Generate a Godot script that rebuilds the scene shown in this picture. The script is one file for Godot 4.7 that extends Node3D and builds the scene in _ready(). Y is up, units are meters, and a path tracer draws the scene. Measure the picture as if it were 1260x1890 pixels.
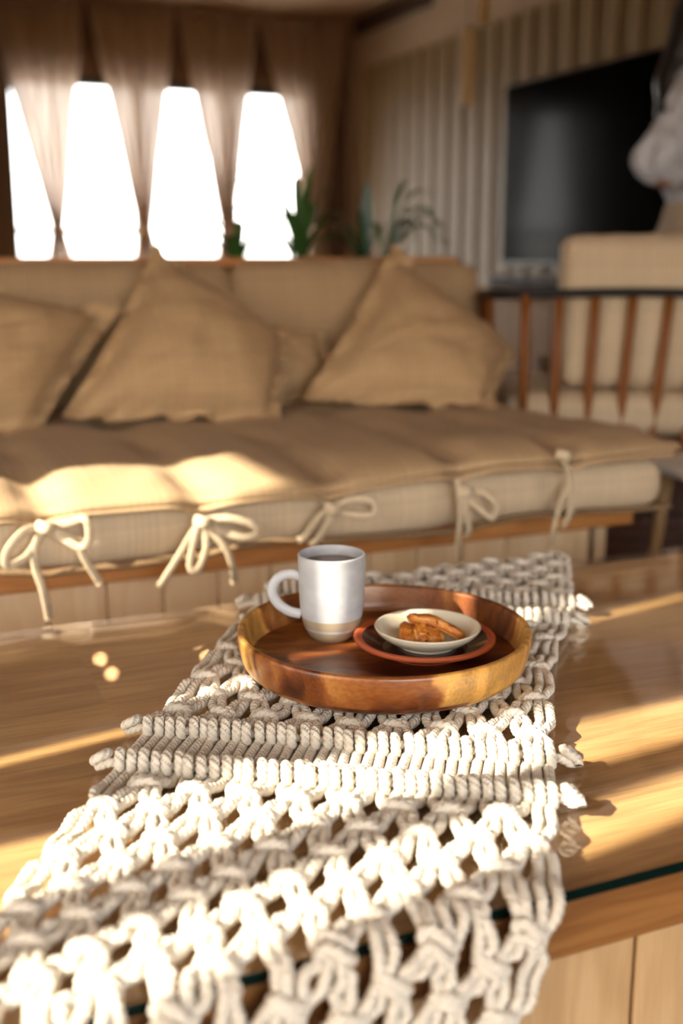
extends Node3D

const TABLE_Y := 0.40            # top of the glass
const FRONT_Z := -0.665          # front edge of the glass
const BACK_Z := -1.495           # back edge of the glass
const ROOM_Y := 2.53
const WALL_X := 3.513            # the boarded wall
const WINDOW_Z := -8.0           # the curtained wall
const SUN_X := -1.6              # the sunny wall, out of frame
const FWD := Vector3(0.3978, 0.0, -0.9175)   # the way the camera looks, level
const SIDE := Vector3(0.9175, 0.0, 0.3978)

var M := {}
var taken := {}
var rng := RandomNumberGenerator.new()


func _ready():
	rng.seed = 7
	camera_and_light()
	make_materials()
	build_room()
	build_windows()
	build_sofa()
	build_coffee_table()
	build_runner()
	build_tray_set()
	build_cushions()
	build_armchair()
	build_person()
	build_plants()
	build_small_things()


# ---------------------------------------------------------------- camera, sky, sun
func camera_and_light():
	var cam := Camera3D.new()
	cam.name = "camera"
	var at := CameraAttributesPhysical.new()
	at.frustum_focal_length = 26.415
	at.frustum_focus_distance = 1.19
	at.frustum_near = 0.02
	at.frustum_far = 120.0
	at.exposure_aperture = 1.6
	cam.attributes = at
	cam.position = Vector3(0, 0.89, 0)
	add_child(cam)
	cam.rotation = Vector3(-deg_to_rad(12.8376), -deg_to_rad(23.4413), 0)
	cam.current = true

	var sky_mat := ProceduralSkyMaterial.new()
	sky_mat.sky_top_color = Color(0.93, 0.95, 0.97)
	sky_mat.sky_horizon_color = Color(1.0, 0.985, 0.955)
	sky_mat.ground_horizon_color = Color(0.86, 0.80, 0.72)
	sky_mat.ground_bottom_color = Color(0.60, 0.52, 0.44)
	sky_mat.sky_energy_multiplier = 2.6
	sky_mat.ground_energy_multiplier = 1.5
	var sky := Sky.new()
	sky.sky_material = sky_mat
	var env := Environment.new()
	env.background_mode = Environment.BG_SKY
	env.sky = sky
	env.tonemap_mode = Environment.TONE_MAPPER_LINEAR
	env.tonemap_exposure = 1.18
	env.sdfgi_enabled = true
	env.ssao_enabled = true
	env.ssil_enabled = true
	var we := WorldEnvironment.new()
	we.name = "world_environment"
	we.environment = env
	add_child(we)

	var sun := DirectionalLight3D.new()
	sun.name = "sun"
	sun.light_color = Color(1.0, 0.96, 0.88)
	sun.light_energy = 5.8
	sun.light_angular_distance = 0.6
	sun.shadow_enabled = true
	sun.sky_mode = DirectionalLight3D.SKY_MODE_LIGHT_ONLY
	add_child(sun)
	var az := deg_to_rad(10.0)
	var el := deg_to_rad(31.0)
	var dir := Vector3(cos(el) * cos(az), -sin(el), -cos(el) * sin(az))
	sun.look_at_from_position(Vector3.ZERO, dir, Vector3.UP)


# ---------------------------------------------------------------- names and tags
func numbered(n: String, of: Node) -> String:
	var key := str(of.get_instance_id()) + n
	if not taken.has(key):
		taken[key] = 0
		return n
	taken[key] += 1
	return "%s_%03d" % [n, taken[key]]


func put(called: String, mesh: Mesh, mat: Material, parent: Node = null, at := Vector3.ZERO) -> MeshInstance3D:
	var p: Node = parent if parent else self
	var o := MeshInstance3D.new()
	o.name = numbered(called, p)
	o.mesh = mesh
	o.material_override = mat
	o.position = at
	p.add_child(o, true)
	return o


func root(called: String, at := Vector3.ZERO, turn := 0.0) -> Node3D:
	var o := Node3D.new()
	o.name = numbered(called, self)
	o.position = at
	o.rotation.y = turn
	add_child(o, true)
	return o


func tag(o: Node, label: String, category: String, group := "") -> Node:
	o.set_meta("label", label)
	o.set_meta("category", category)
	if group:
		o.set_meta("group", group)
	return o


func struct(called: String, mesh: Mesh, mat: Material, at := Vector3.ZERO, label := "") -> MeshInstance3D:
	var o := put(called, mesh, mat, null, at)
	o.set_meta("kind", "structure")
	if label:
		o.set_meta("label", label)
	return o


func copy(o: Node3D, at: Vector3, label := "") -> Node3D:
	var stem: String = String(o.name).rstrip("0123456789").trim_suffix("_")
	var c: Node3D = o.duplicate()
	c.name = numbered(stem, self)
	add_child(c, true)
	c.position = at
	if label:
		c.set_meta("label", label)
	return c


# ---------------------------------------------------------------- geometry
class Geo:
	var v := PackedVector3Array()
	var n := PackedVector3Array()
	var uv := PackedVector2Array()
	var ix := PackedInt32Array()

	# rows x cols of points; loop closes the columns
	func grid(pts: PackedVector3Array, rows: int, cols: int, loop := false, flip := false, uvs := PackedVector2Array()):
		var first := v.size()
		v.append_array(pts)
		if uvs.size() == pts.size():
			uv.append_array(uvs)
		else:
			for r in rows:
				for c in cols:
					uv.append(Vector2(float(c) / maxi(cols - 1, 1), float(r) / maxi(rows - 1, 1)))
		var last := cols if loop else cols - 1
		for r in rows - 1:
			for c in last:
				var a := first + r * cols + c
				var b := first + r * cols + (c + 1) % cols
				var d := a + cols
				var e := b + cols
				if flip:
					ix.append_array([a, d, b, b, d, e])
				else:
					ix.append_array([a, b, d, b, e, d])

	func fan(ring: PackedVector3Array, centre: Vector3, flip := false):
		var first := v.size()
		v.append(centre)
		uv.append(Vector2(0.5, 0.5))
		for p in ring:
			v.append(p)
			uv.append(Vector2(p.x, p.z))
		var k := ring.size()
		for i in k:
			var a := first + 1 + i
			var b := first + 1 + (i + 1) % k
			if flip:
				ix.append_array([first, b, a])
			else:
				ix.append_array([first, a, b])

	func mesh() -> ArrayMesh:
		var a := []
		a.resize(Mesh.ARRAY_MAX)
		a[Mesh.ARRAY_VERTEX] = v
		a[Mesh.ARRAY_TEX_UV] = uv
		a[Mesh.ARRAY_INDEX] = ix
		if n.size() == v.size():
			a[Mesh.ARRAY_NORMAL] = n
			var m := ArrayMesh.new()
			m.add_surface_from_arrays(Mesh.PRIMITIVE_TRIANGLES, a)
			return m
		var st := SurfaceTool.new()
		st.create_from_arrays(a)
		st.generate_normals()
		return st.commit()


# a box with rounded edges; grain = axis that uv.x follows (metres)
func box_into(g: Geo, size: Vector3, r: float, at := Vector3.ZERO, grain := 0, shift := Vector2.ZERO, steps := 1):
	var h := size / 2.0
	r = minf(r, minf(h.x, minf(h.y, h.z)) * 0.98)
	for face in 6:
		var k := face / 2
		var s := 1.0 if face % 2 else -1.0
		var i := (k + 1) % 3
		var j := (k + 2) % 3
		var ci := []
		var cj := []
		for q in steps + 1:
			ci.append(-h[i] + r * q / steps)
			cj.append(-h[j] + r * q / steps)
		for q in steps + 1:
			ci.append(h[i] - r + r * q / steps)
			cj.append(h[j] - r + r * q / steps)
		var first := g.v.size()
		for a in cj:
			for b in ci:
				var p := Vector3.ZERO
				p[k] = s * h[k]
				p[i] = b
				p[j] = a
				var inner := p.clamp(-h + Vector3.ONE * r, h - Vector3.ONE * r)
				var d := (p - inner).normalized()
				g.v.append(at + inner + d * r)
				g.n.append(d)
				var uu: float = p[grain] if grain != k else p[i]
				var vv: float = p[j] if (grain == i or grain == k) else p[i]
				g.uv.append(Vector2(uu, vv) + shift)
		var m := ci.size()
		for a in m - 1:
			for b in m - 1:
				var w := first + a * m + b
				if s > 0:
					g.ix.append_array([w, w + m, w + 1, w + 1, w + m, w + m + 1])
				else:
					g.ix.append_array([w, w + 1, w + m, w + 1, w + m + 1, w + m])


func rbox(size: Vector3, r: float, grain := 0, shift := Vector2.ZERO, steps := 1) -> ArrayMesh:
	var g := Geo.new()
	box_into(g, size, r, Vector3.ZERO, grain, shift, steps)
	return g.mesh()


# spun round y; profile runs from the inside bottom outwards and up (x radius, y height)
func lathe(profile: PackedVector2Array, seg := 64, turns_uv := true) -> ArrayMesh:
	var pts := PackedVector3Array()
	var uvs := PackedVector2Array()
	var run := 0.0
	for r in profile.size():
		if r > 0:
			run += profile[r].distance_to(profile[r - 1])
		for c in seg + 1:
			var a := TAU * c / seg
			pts.append(Vector3(profile[r].x * cos(a), profile[r].y, profile[r].x * sin(a)))
			if turns_uv:
				uvs.append(Vector2(float(c) / seg, run))
			else:
				uvs.append(Vector2(profile[r].x * cos(a), profile[r].x * sin(a)))
	var g := Geo.new()
	g.grid(pts, profile.size(), seg + 1, false, false, uvs)
	return g.mesh()


func smooth(ctrl: PackedVector2Array, sub := 6) -> PackedVector2Array:
	var out := PackedVector2Array()
	for i in ctrl.size() - 1:
		var a := ctrl[maxi(i - 1, 0)]
		var b := ctrl[i]
		var c := ctrl[i + 1]
		var d := ctrl[mini(i + 2, ctrl.size() - 1)]
		for k in sub:
			out.append(b.cubic_interpolate(c, a, d, float(k) / sub))
	out.append(ctrl[-1])
	return out


func smooth3(ctrl: PackedVector3Array, sub := 6) -> PackedVector3Array:
	var out := PackedVector3Array()
	for i in ctrl.size() - 1:
		var a := ctrl[maxi(i - 1, 0)]
		var b := ctrl[i]
		var c := ctrl[i + 1]
		var d := ctrl[mini(i + 2, ctrl.size() - 1)]
		for k in sub:
			out.append(b.cubic_interpolate(c, a, d, float(k) / sub))
	out.append(ctrl[-1])
	return out


# a tube of elliptic section; wide follows across x the hint, thin the other way
func tube_into(g: Geo, path: PackedVector3Array, ra: PackedFloat32Array, rb: PackedFloat32Array, sides := 10, hint := Vector3.ZERO):
	var pts := PackedVector3Array()
	var uvs := PackedVector2Array()
	var k := path.size()
	var side := Vector3.ZERO
	var run := 0.0
	for i in k:
		var t := (path[mini(i + 1, k - 1)] - path[maxi(i - 1, 0)]).normalized()
		if hint != Vector3.ZERO:
			side = t.cross(hint)
			if side.length() < 0.05:
				side = t.cross(hint + Vector3(0.3, 0.5, 0.1))
			side = side.normalized()
		elif i == 0:
			side = t.cross(Vector3.UP if absf(t.y) < 0.9 else Vector3.RIGHT).normalized()
		else:
			side = (side - t * side.dot(t)).normalized()
		var up := side.cross(t)
		if i > 0:
			run += path[i].distance_to(path[i - 1])
		var a := ra[mini(i, ra.size() - 1)]
		var b := rb[mini(i, rb.size() - 1)]
		for c in sides:
			var f := TAU * c / sides
			pts.append(path[i] + side * (cos(f) * a) + up * (sin(f) * b))
			uvs.append(Vector2(run, float(c) / sides))
	g.grid(pts, k, sides, true, true, uvs)
	g.fan(pts.slice(0, sides), path[0], true)
	g.fan(pts.slice((k - 1) * sides), path[k - 1], false)


func tube(path: PackedVector3Array, r: float, sides := 10) -> ArrayMesh:
	var g := Geo.new()
	tube_into(g, path, [r], [r], sides)
	return g.mesh()


func bar(a: Vector3, b: Vector3, r0: float, r1: float, sides := 10) -> ArrayMesh:
	var g := Geo.new()
	var p := PackedVector3Array()
	var rr := PackedFloat32Array()
	for i in 7:
		var t := i / 6.0
		p.append(a.lerp(b, t))
		rr.append(lerpf(r0, r1, t))
	tube_into(g, p, rr, rr, sides)
	return g.mesh()


# a soft sheet of two faces between four corners, with a flat flange round the filling
func pillow(c: Array, thick: float, flange: float, seed_: int, n := 30, pinch := 0.05) -> ArrayMesh:
	var noise := FastNoiseLite.new()
	noise.seed = seed_
	noise.frequency = 1.0
	var g := Geo.new()
	var nrm: Vector3 = ((c[1] - c[0]) as Vector3).cross(c[3] - c[0]).normalized()
	for sgn in [1.0, -1.0]:
		var pts := PackedVector3Array()
		var uvs := PackedVector2Array()
		for r in n + 1:
			for q in n + 1:
				var u := 2.0 * q / n - 1.0
				var w := 2.0 * r / n - 1.0
				# pull the middles of the sides inwards
				var uu := u * (1.0 - pinch * (1.0 - w * w))
				var ww := w * (1.0 - pinch * (1.0 - u * u))
				var a := (uu + 1.0) / 2.0
				var b := (ww + 1.0) / 2.0
				var base: Vector3 = (c[0] as Vector3).lerp(c[1], a).lerp((c[3] as Vector3).lerp(c[2], a), b)
				var fu := clampf(1.0 - pow(absf(u) / (1.0 - flange), 2.2), 0.0, 1.0)
				var fw := clampf(1.0 - pow(absf(w) / (1.0 - flange), 2.2), 0.0, 1.0)
				var t := thick * pow(fu * fw, 0.42)
				var edge := maxf(absf(u), absf(w))
				var flap := smoothstep(1.0 - flange * 1.3, 1.0, edge)
				var wave := noise.get_noise_2d(u * 3.1 + 7.0, w * 3.1) * 0.045 * flap
				var wrinkle := noise.get_noise_2d(u * 2.2, w * 2.2 + 30.0) * 0.012 + noise.get_noise_2d(u * 6.0 + w * 3.0, w * 1.5 + 60.0) * 0.005
				pts.append(base + nrm * (sgn * (t + 0.002) + wave + wrinkle * (0.3 + 0.7 * fu * fw)))
				uvs.append(Vector2(a * 0.48, b * 0.48))
		g.grid(pts, n + 1, n + 1, false, sgn > 0.0, uvs)
	return g.mesh()


# a stuffed box: rounded edges, bulging faces
func cushion_box(size: Vector3, r: float, bulge: Vector3, seed_: int, n := 22) -> ArrayMesh:
	var noise := FastNoiseLite.new()
	noise.seed = seed_
	noise.frequency = 1.0
	var h := size / 2.0
	var g := Geo.new()
	for face in 6:
		var k := face / 2
		var s := 1.0 if face % 2 else -1.0
		var i := (k + 1) % 3
		var j := (k + 2) % 3
		var pts := PackedVector3Array()
		var uvs := PackedVector2Array()
		for a in n + 1:
			for b in n + 1:
				var p := Vector3.ZERO
				p[k] = s * h[k]
				p[i] = lerpf(-h[i], h[i], 0.5 - 0.5 * cos(PI * b / n))
				p[j] = lerpf(-h[j], h[j], 0.5 - 0.5 * cos(PI * a / n))
				var inner := p.clamp(-h + Vector3.ONE * r, h - Vector3.ONE * r)
				var q := inner + (p - inner).normalized() * r
				var e := q / h
				var f := Vector3(1.0 - e.x * e.x, 1.0 - e.y * e.y, 1.0 - e.z * e.z)
				q.x += e.x * bulge.x * f.y * f.z
				q.y += e.y * bulge.y * f.x * f.z
				q.z += e.z * bulge.z * f.x * f.y
				q += q.normalized() * noise.get_noise_3d(q.x * 5.0, q.y * 5.0, q.z * 5.0) * 0.010
				pts.append(q)
				uvs.append(Vector2(p[i], p[j]))
		g.grid(pts, n + 1, n + 1, false, s > 0.0, uvs)
	return g.mesh()


# one skin round tapered bones: surface nets over a smooth union. bones: [from, to, r0, r1]
func skin(bones: Array, cell: float, soft: float, folds := 0.0) -> ArrayMesh:
	var lo := Vector3.INF
	var hi := -Vector3.INF
	for b in bones:
		var r := Vector3.ONE * (maxf(b[2], b[3]) + cell * 3.0 + soft)
		lo = lo.min((b[0] as Vector3).min(b[1]) - r)
		hi = hi.max((b[0] as Vector3).max(b[1]) + r)
	var dim := Vector3i(((hi - lo) / cell).ceil()) + Vector3i.ONE
	var field := PackedFloat32Array()
	field.resize(dim.x * dim.y * dim.z)
	field.fill(1.0)
	for b in bones:
		var p0: Vector3 = b[0]
		var p1: Vector3 = b[1]
		var r0: float = b[2]
		var r1: float = b[3]
		var reach := Vector3.ONE * (maxf(r0, r1) + cell * 2.0 + soft)
		var a := Vector3i(((p0.min(p1) - reach - lo) / cell).floor()).clamp(Vector3i.ZERO, dim - Vector3i.ONE)
		var z := Vector3i(((p0.max(p1) + reach - lo) / cell).ceil()).clamp(Vector3i.ZERO, dim - Vector3i.ONE)
		var ax := p1 - p0
		var l2 := maxf(ax.length_squared(), 1e-9)
		for iz in range(a.z, z.z + 1):
			for iy in range(a.y, z.y + 1):
				for ixx in range(a.x, z.x + 1):
					var p := lo + Vector3(ixx, iy, iz) * cell
					var t := clampf((p - p0).dot(ax) / l2, 0.0, 1.0)
					var d := p.distance_to(p0 + ax * t) - lerpf(r0, r1, t)
					var at := ixx + dim.x * (iy + dim.y * iz)
					var f := field[at]
					var hh := maxf(soft - absf(f - d), 0.0) / soft
					field[at] = minf(f, d) - hh * hh * soft * 0.25
	var g := Geo.new()
	var ids := {}
	var sx := 1
	var sy := dim.x
	var sz := dim.x * dim.y
	var corner := [0, sx, sy, sx + sy, sz, sx + sz, sy + sz, sx + sy + sz]
	for iz in dim.z - 1:
		for iy in dim.y - 1:
			for ixx in dim.x - 1:
				var at := ixx + sy * iy + sz * iz
				var mask := 0
				for c in 8:
					if field[at + corner[c]] < 0.0:
						mask |= 1 << c
				if mask == 0 or mask == 255:
					continue
				var sum := Vector3.ZERO
				var cnt := 0
				for e in [[0, 1], [2, 3], [4, 5], [6, 7], [0, 2], [1, 3], [4, 6], [5, 7], [0, 4], [1, 5], [2, 6], [3, 7]]:
					var fa := field[at + corner[e[0]]]
					var fb := field[at + corner[e[1]]]
					if (fa < 0.0) != (fb < 0.0):
						var t := fa / (fa - fb)
						var ca := Vector3(e[0] & 1, (e[0] >> 1) & 1, e[0] >> 2)
						var cb := Vector3(e[1] & 1, (e[1] >> 1) & 1, e[1] >> 2)
						sum += ca.lerp(cb, t)
						cnt += 1
				ids[at] = g.v.size()
				g.v.append(lo + (Vector3(ixx, iy, iz) + sum / cnt) * cell)
				g.uv.append(Vector2.ZERO)
	if folds > 0.0:
		var nz := FastNoiseLite.new()
		nz.seed = 12
		nz.frequency = 1.0
		for i in g.v.size():
			var q := g.v[i]
			g.v[i] += Vector3(nz.get_noise_3d(q.x * 16.0, q.y * 4.0, q.z * 16.0), 0.3 * nz.get_noise_3d(q.z * 9.0, q.y * 9.0, q.x * 9.0), nz.get_noise_3d(q.x * 16.0 + 9.0, q.y * 4.0, q.z * 16.0)) * folds
	var st := [sx, sy, sz]
	for at in ids:
		for k in 3:
			var s1: int = st[(k + 1) % 3]
			var s2: int = st[(k + 2) % 3]
			var fa := field[at]
			var fb := field[at + st[k]]
			if (fa < 0.0) == (fb < 0.0):
				continue
			if not (ids.has(at - s1) and ids.has(at - s2) and ids.has(at - s1 - s2)):
				continue
			var q := [ids[at], ids[at - s1], ids[at - s1 - s2], ids[at - s2]]
			if fa < 0.0:
				g.ix.append_array([q[0], q[2], q[1], q[0], q[3], q[2]])
			else:
				g.ix.append_array([q[0], q[1], q[2], q[0], q[2], q[3]])
	return g.mesh()


# ---------------------------------------------------------------- materials
func picture(w: int, h: int, bytes: PackedByteArray) -> ImageTexture:
	var im := Image.create_from_data(w, h, false, Image.FORMAT_RGB8, bytes)
	return ImageTexture.create_from_image(im)


# grain along u. fu, fv: how fast the figure changes along and across the grain
func wood_picture(w: int, h: int, stops: Array, seed_: int, fu: float, fv: float, rings: float, fine: float, turned := false) -> ImageTexture:
	var a := FastNoiseLite.new()
	a.seed = seed_
	a.frequency = 1.0
	a.fractal_octaves = 3
	var b := FastNoiseLite.new()
	b.seed = seed_ + 5
	b.frequency = 1.0
	b.fractal_octaves = 2
	var out := PackedByteArray()
	out.resize(w * h * 3)
	var grad: Array[Color] = []
	var gr := Gradient.new()
	gr.offsets = range(stops.size()).map(func(i): return float(i) / (stops.size() - 1))
	gr.colors = PackedColorArray(stops)
	for i in 256:
		grad.append(gr.sample(i / 255.0))
	for y in h:
		for x in w:
			var u := float(x) / w
			var v := float(y) / h
			var big := a.get_noise_2d(u * fu, v * fv)
			var ring := sin((v * fv + big * 1.6) * rings)
			var hair := b.get_noise_2d(u * fu * 9.0, v * fv * 40.0)
			var t := 0.5 + big * 0.45 + ring * 0.16 + hair * fine
			var c := grad[clampi(int(t * 255.0), 0, 255)]
			var at := (y * w + x) * 3 if not turned else (x * h + y) * 3
			out[at] = int(c.r * 255.0)
			out[at + 1] = int(c.g * 255.0)
			out[at + 2] = int(c.b * 255.0)
	return picture(h if turned else w, w if turned else h, out)


func weave_picture(lo: float, seed_: int) -> ImageTexture:
	var r := RandomNumberGenerator.new()
	r.seed = seed_
	var n := 256
	var warp := []
	var weft := []
	for i in 64:
		warp.append(r.randf())
		weft.append(r.randf())
	var out := PackedByteArray()
	out.resize(n * n * 3)
	for y in n:
		for x in n:
			var i := x / 4
			var j := y / 4
			var over: bool = (i + j) % 2 == 0
			var s := sin(PI * (x % 4 + 0.5) / 4.0) if over else sin(PI * (y % 4 + 0.5) / 4.0)
			var k: float = (warp[i] if over else weft[j]) * 0.6 + 0.4 * s
			var b := int(255.0 * (lo + (1.0 - lo) * k))
			var at := (y * n + x) * 3
			out[at] = b
			out[at + 1] = b
			out[at + 2] = b
	return picture(n, n, out)


func mat(called: String, c: Color, rough := 0.8, spec := 0.5) -> StandardMaterial3D:
	var m := StandardMaterial3D.new()
	m.resource_name = called
	m.albedo_color = c
	m.roughness = rough
	m.metallic_specular = spec
	M[called] = m
	return m


func wood(called: String, tex: Texture2D, size: Vector2, rough: float, tint := Color.WHITE) -> StandardMaterial3D:
	var m := mat(called, tint, rough, 0.45)
	m.albedo_texture = tex
	m.uv1_scale = Vector3(1.0 / size.x, 1.0 / size.y, 1.0)
	return m


func cloth(called: String, c: Color, tex: Texture2D, scale: float, relief := 0.02) -> StandardMaterial3D:
	var m := mat(called, c, 0.95, 0.2)
	m.albedo_texture = tex
	m.uv1_triplanar = true
	m.uv1_scale = Vector3.ONE * scale
	m.heightmap_enabled = true
	m.heightmap_texture = tex
	m.heightmap_scale = relief
	m.rim_enabled = true
	m.rim = 0.25
	m.rim_tint = 0.6
	return m


func make_materials():
	var weave := weave_picture(0.72, 3)
	var oak := wood_picture(1024, 1024, [Color8(170, 128, 72), Color8(196, 152, 92), Color8(212, 168, 106), Color8(222, 182, 122)], 11, 1.6, 7.0, 9.0, 0.40)
	var pine := wood_picture(512, 256, [Color8(168, 132, 90), Color8(187, 151, 107), Color8(199, 165, 122)], 23, 1.2, 3.0, 7.0, 0.18)
	var brown := wood_picture(512, 256, [Color8(52, 28, 16), Color8(84, 48, 28), Color8(104, 62, 36)], 31, 1.5, 4.0, 8.0, 0.25)
	var ash := wood_picture(512, 256, [Color8(106, 66, 30), Color8(134, 88, 44), Color8(152, 104, 56)], 37, 1.5, 4.0, 8.0, 0.22)
	wood("oak_top", oak, Vector2(1.5, 0.9), 0.45)
	wood("oak_rail", ash, Vector2(0.9, 0.22), 0.45)
	wood("pine_plank", pine, Vector2(0.8, 0.3), 0.6)
	wood("pale_plank", wood_picture(512, 256, [Color8(230, 194, 146), Color8(245, 213, 168), Color8(252, 226, 186)], 29, 1.2, 3.0, 7.0, 0.15), Vector2(0.8, 0.3), 0.6)
	wood("sofa_rail", wood_picture(512, 256, [Color8(178, 112, 56), Color8(204, 138, 76), Color8(216, 152, 90)], 39, 1.5, 4.0, 8.0, 0.2), Vector2(0.9, 0.22), 0.45)
	wood("dark_wood", brown, Vector2(0.8, 0.3), 0.4)
	wood("floor_wood", brown, Vector2(1.6, 0.8), 0.35, Color(0.9, 0.85, 0.8))
	wood("spindle_wood", ash, Vector2(0.9, 0.22), 0.4, Color(1.0, 0.90, 0.76))
	cloth("linen", Color8(202, 170, 130), weave, 9.0)
	cloth("pillow_linen", Color8(208, 173, 129), weave, 9.0)
	cloth("piping", Color8(150, 122, 90), weave, 9.0)
	cloth("cream_cloth", Color8(230, 206, 172), weave, 9.0)
	cloth("tie_cloth", Color8(230, 208, 174), weave, 12.0)
	var cotton := mat("cotton", Color8(214, 205, 190), 0.95, 0.2)
	cotton.rim_enabled = true
	cotton.rim = 0.3
	mat("plaster", Color8(176, 152, 126), 0.9)
	mat("ceiling_paint", Color8(190, 160, 126), 0.9)
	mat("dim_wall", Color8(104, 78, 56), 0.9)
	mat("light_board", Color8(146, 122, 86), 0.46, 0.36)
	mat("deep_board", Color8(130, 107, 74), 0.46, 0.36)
	mat("black_frame", Color8(22, 20, 20), 0.5)
	mat("black_plastic", Color8(10, 10, 12), 0.35)
	mat("screen", Color8(4, 4, 5), 0.14, 0.14)
	var cur := mat("curtain_cloth", Color(0.74, 0.63, 0.52, 0.965), 0.95, 0.1)
	cur.transparency = BaseMaterial3D.TRANSPARENCY_ALPHA
	cur.backlight_enabled = true
	cur.backlight = Color(0.64, 0.58, 0.53)
	var sheer := mat("side_sheer", Color8(226, 206, 180), 0.95, 0.1)
	sheer.backlight_enabled = true
	sheer.backlight = Color(0.9, 0.84, 0.76)
	mat("heavy_curtain", Color8(190, 165, 135), 0.95, 0.1)
	var pane := mat("pane", Color(1, 1, 1, 0.02), 0.0)
	pane.transparency = BaseMaterial3D.TRANSPARENCY_ALPHA
	mat("glass_edge", Color8(3, 24, 21), 0.1)
	mat("terrace", Color8(214, 208, 198), 0.9)
	mat("soil", Color8(50, 38, 28), 0.95)
	var leaf := mat("leaf", Color8(62, 96, 44), 0.45)
	leaf.backlight_enabled = true
	leaf.backlight = Color(0.30, 0.42, 0.16)
	var leaf2 := mat("leaf_dark", Color8(36, 66, 36), 0.4)
	leaf2.backlight_enabled = true
	leaf2.backlight = Color(0.16, 0.26, 0.10)
	mat("skin_tone", Color8(146, 92, 62), 0.5)
	mat("hair_dark", Color8(20, 15, 13), 0.45)
	cloth("white_blouse", Color8(228, 230, 238), weave, 9.0)
	cloth("beige_trousers", Color8(214, 194, 168), weave, 9.0)
	mat("terracotta", Color8(190, 92, 52), 0.55)
	mat("brown_glaze", Color8(64, 30, 20), 0.12)
	mat("cream_glaze", Color8(226, 216, 192), 0.18)
	mat("coffee", Color8(96, 58, 28), 0.05)
	mat("lamp_metal", Color8(60, 52, 44), 0.4)
	mat("bamboo", Color8(206, 170, 116), 0.5)
	mat("grille_dark", Color8(40, 30, 22), 0.7)
	mat("white_lacquer", Color8(232, 226, 216), 0.4)
	mat("grey_object", Color8(150, 144, 140), 0.6)
	var glow := mat("lamp_glow", Color(1, 0.85, 0.65), 0.5)
	glow.emission_enabled = true
	glow.emission = Color(1.0, 0.78, 0.52)
	glow.emission_energy_multiplier = 60.0


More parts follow.
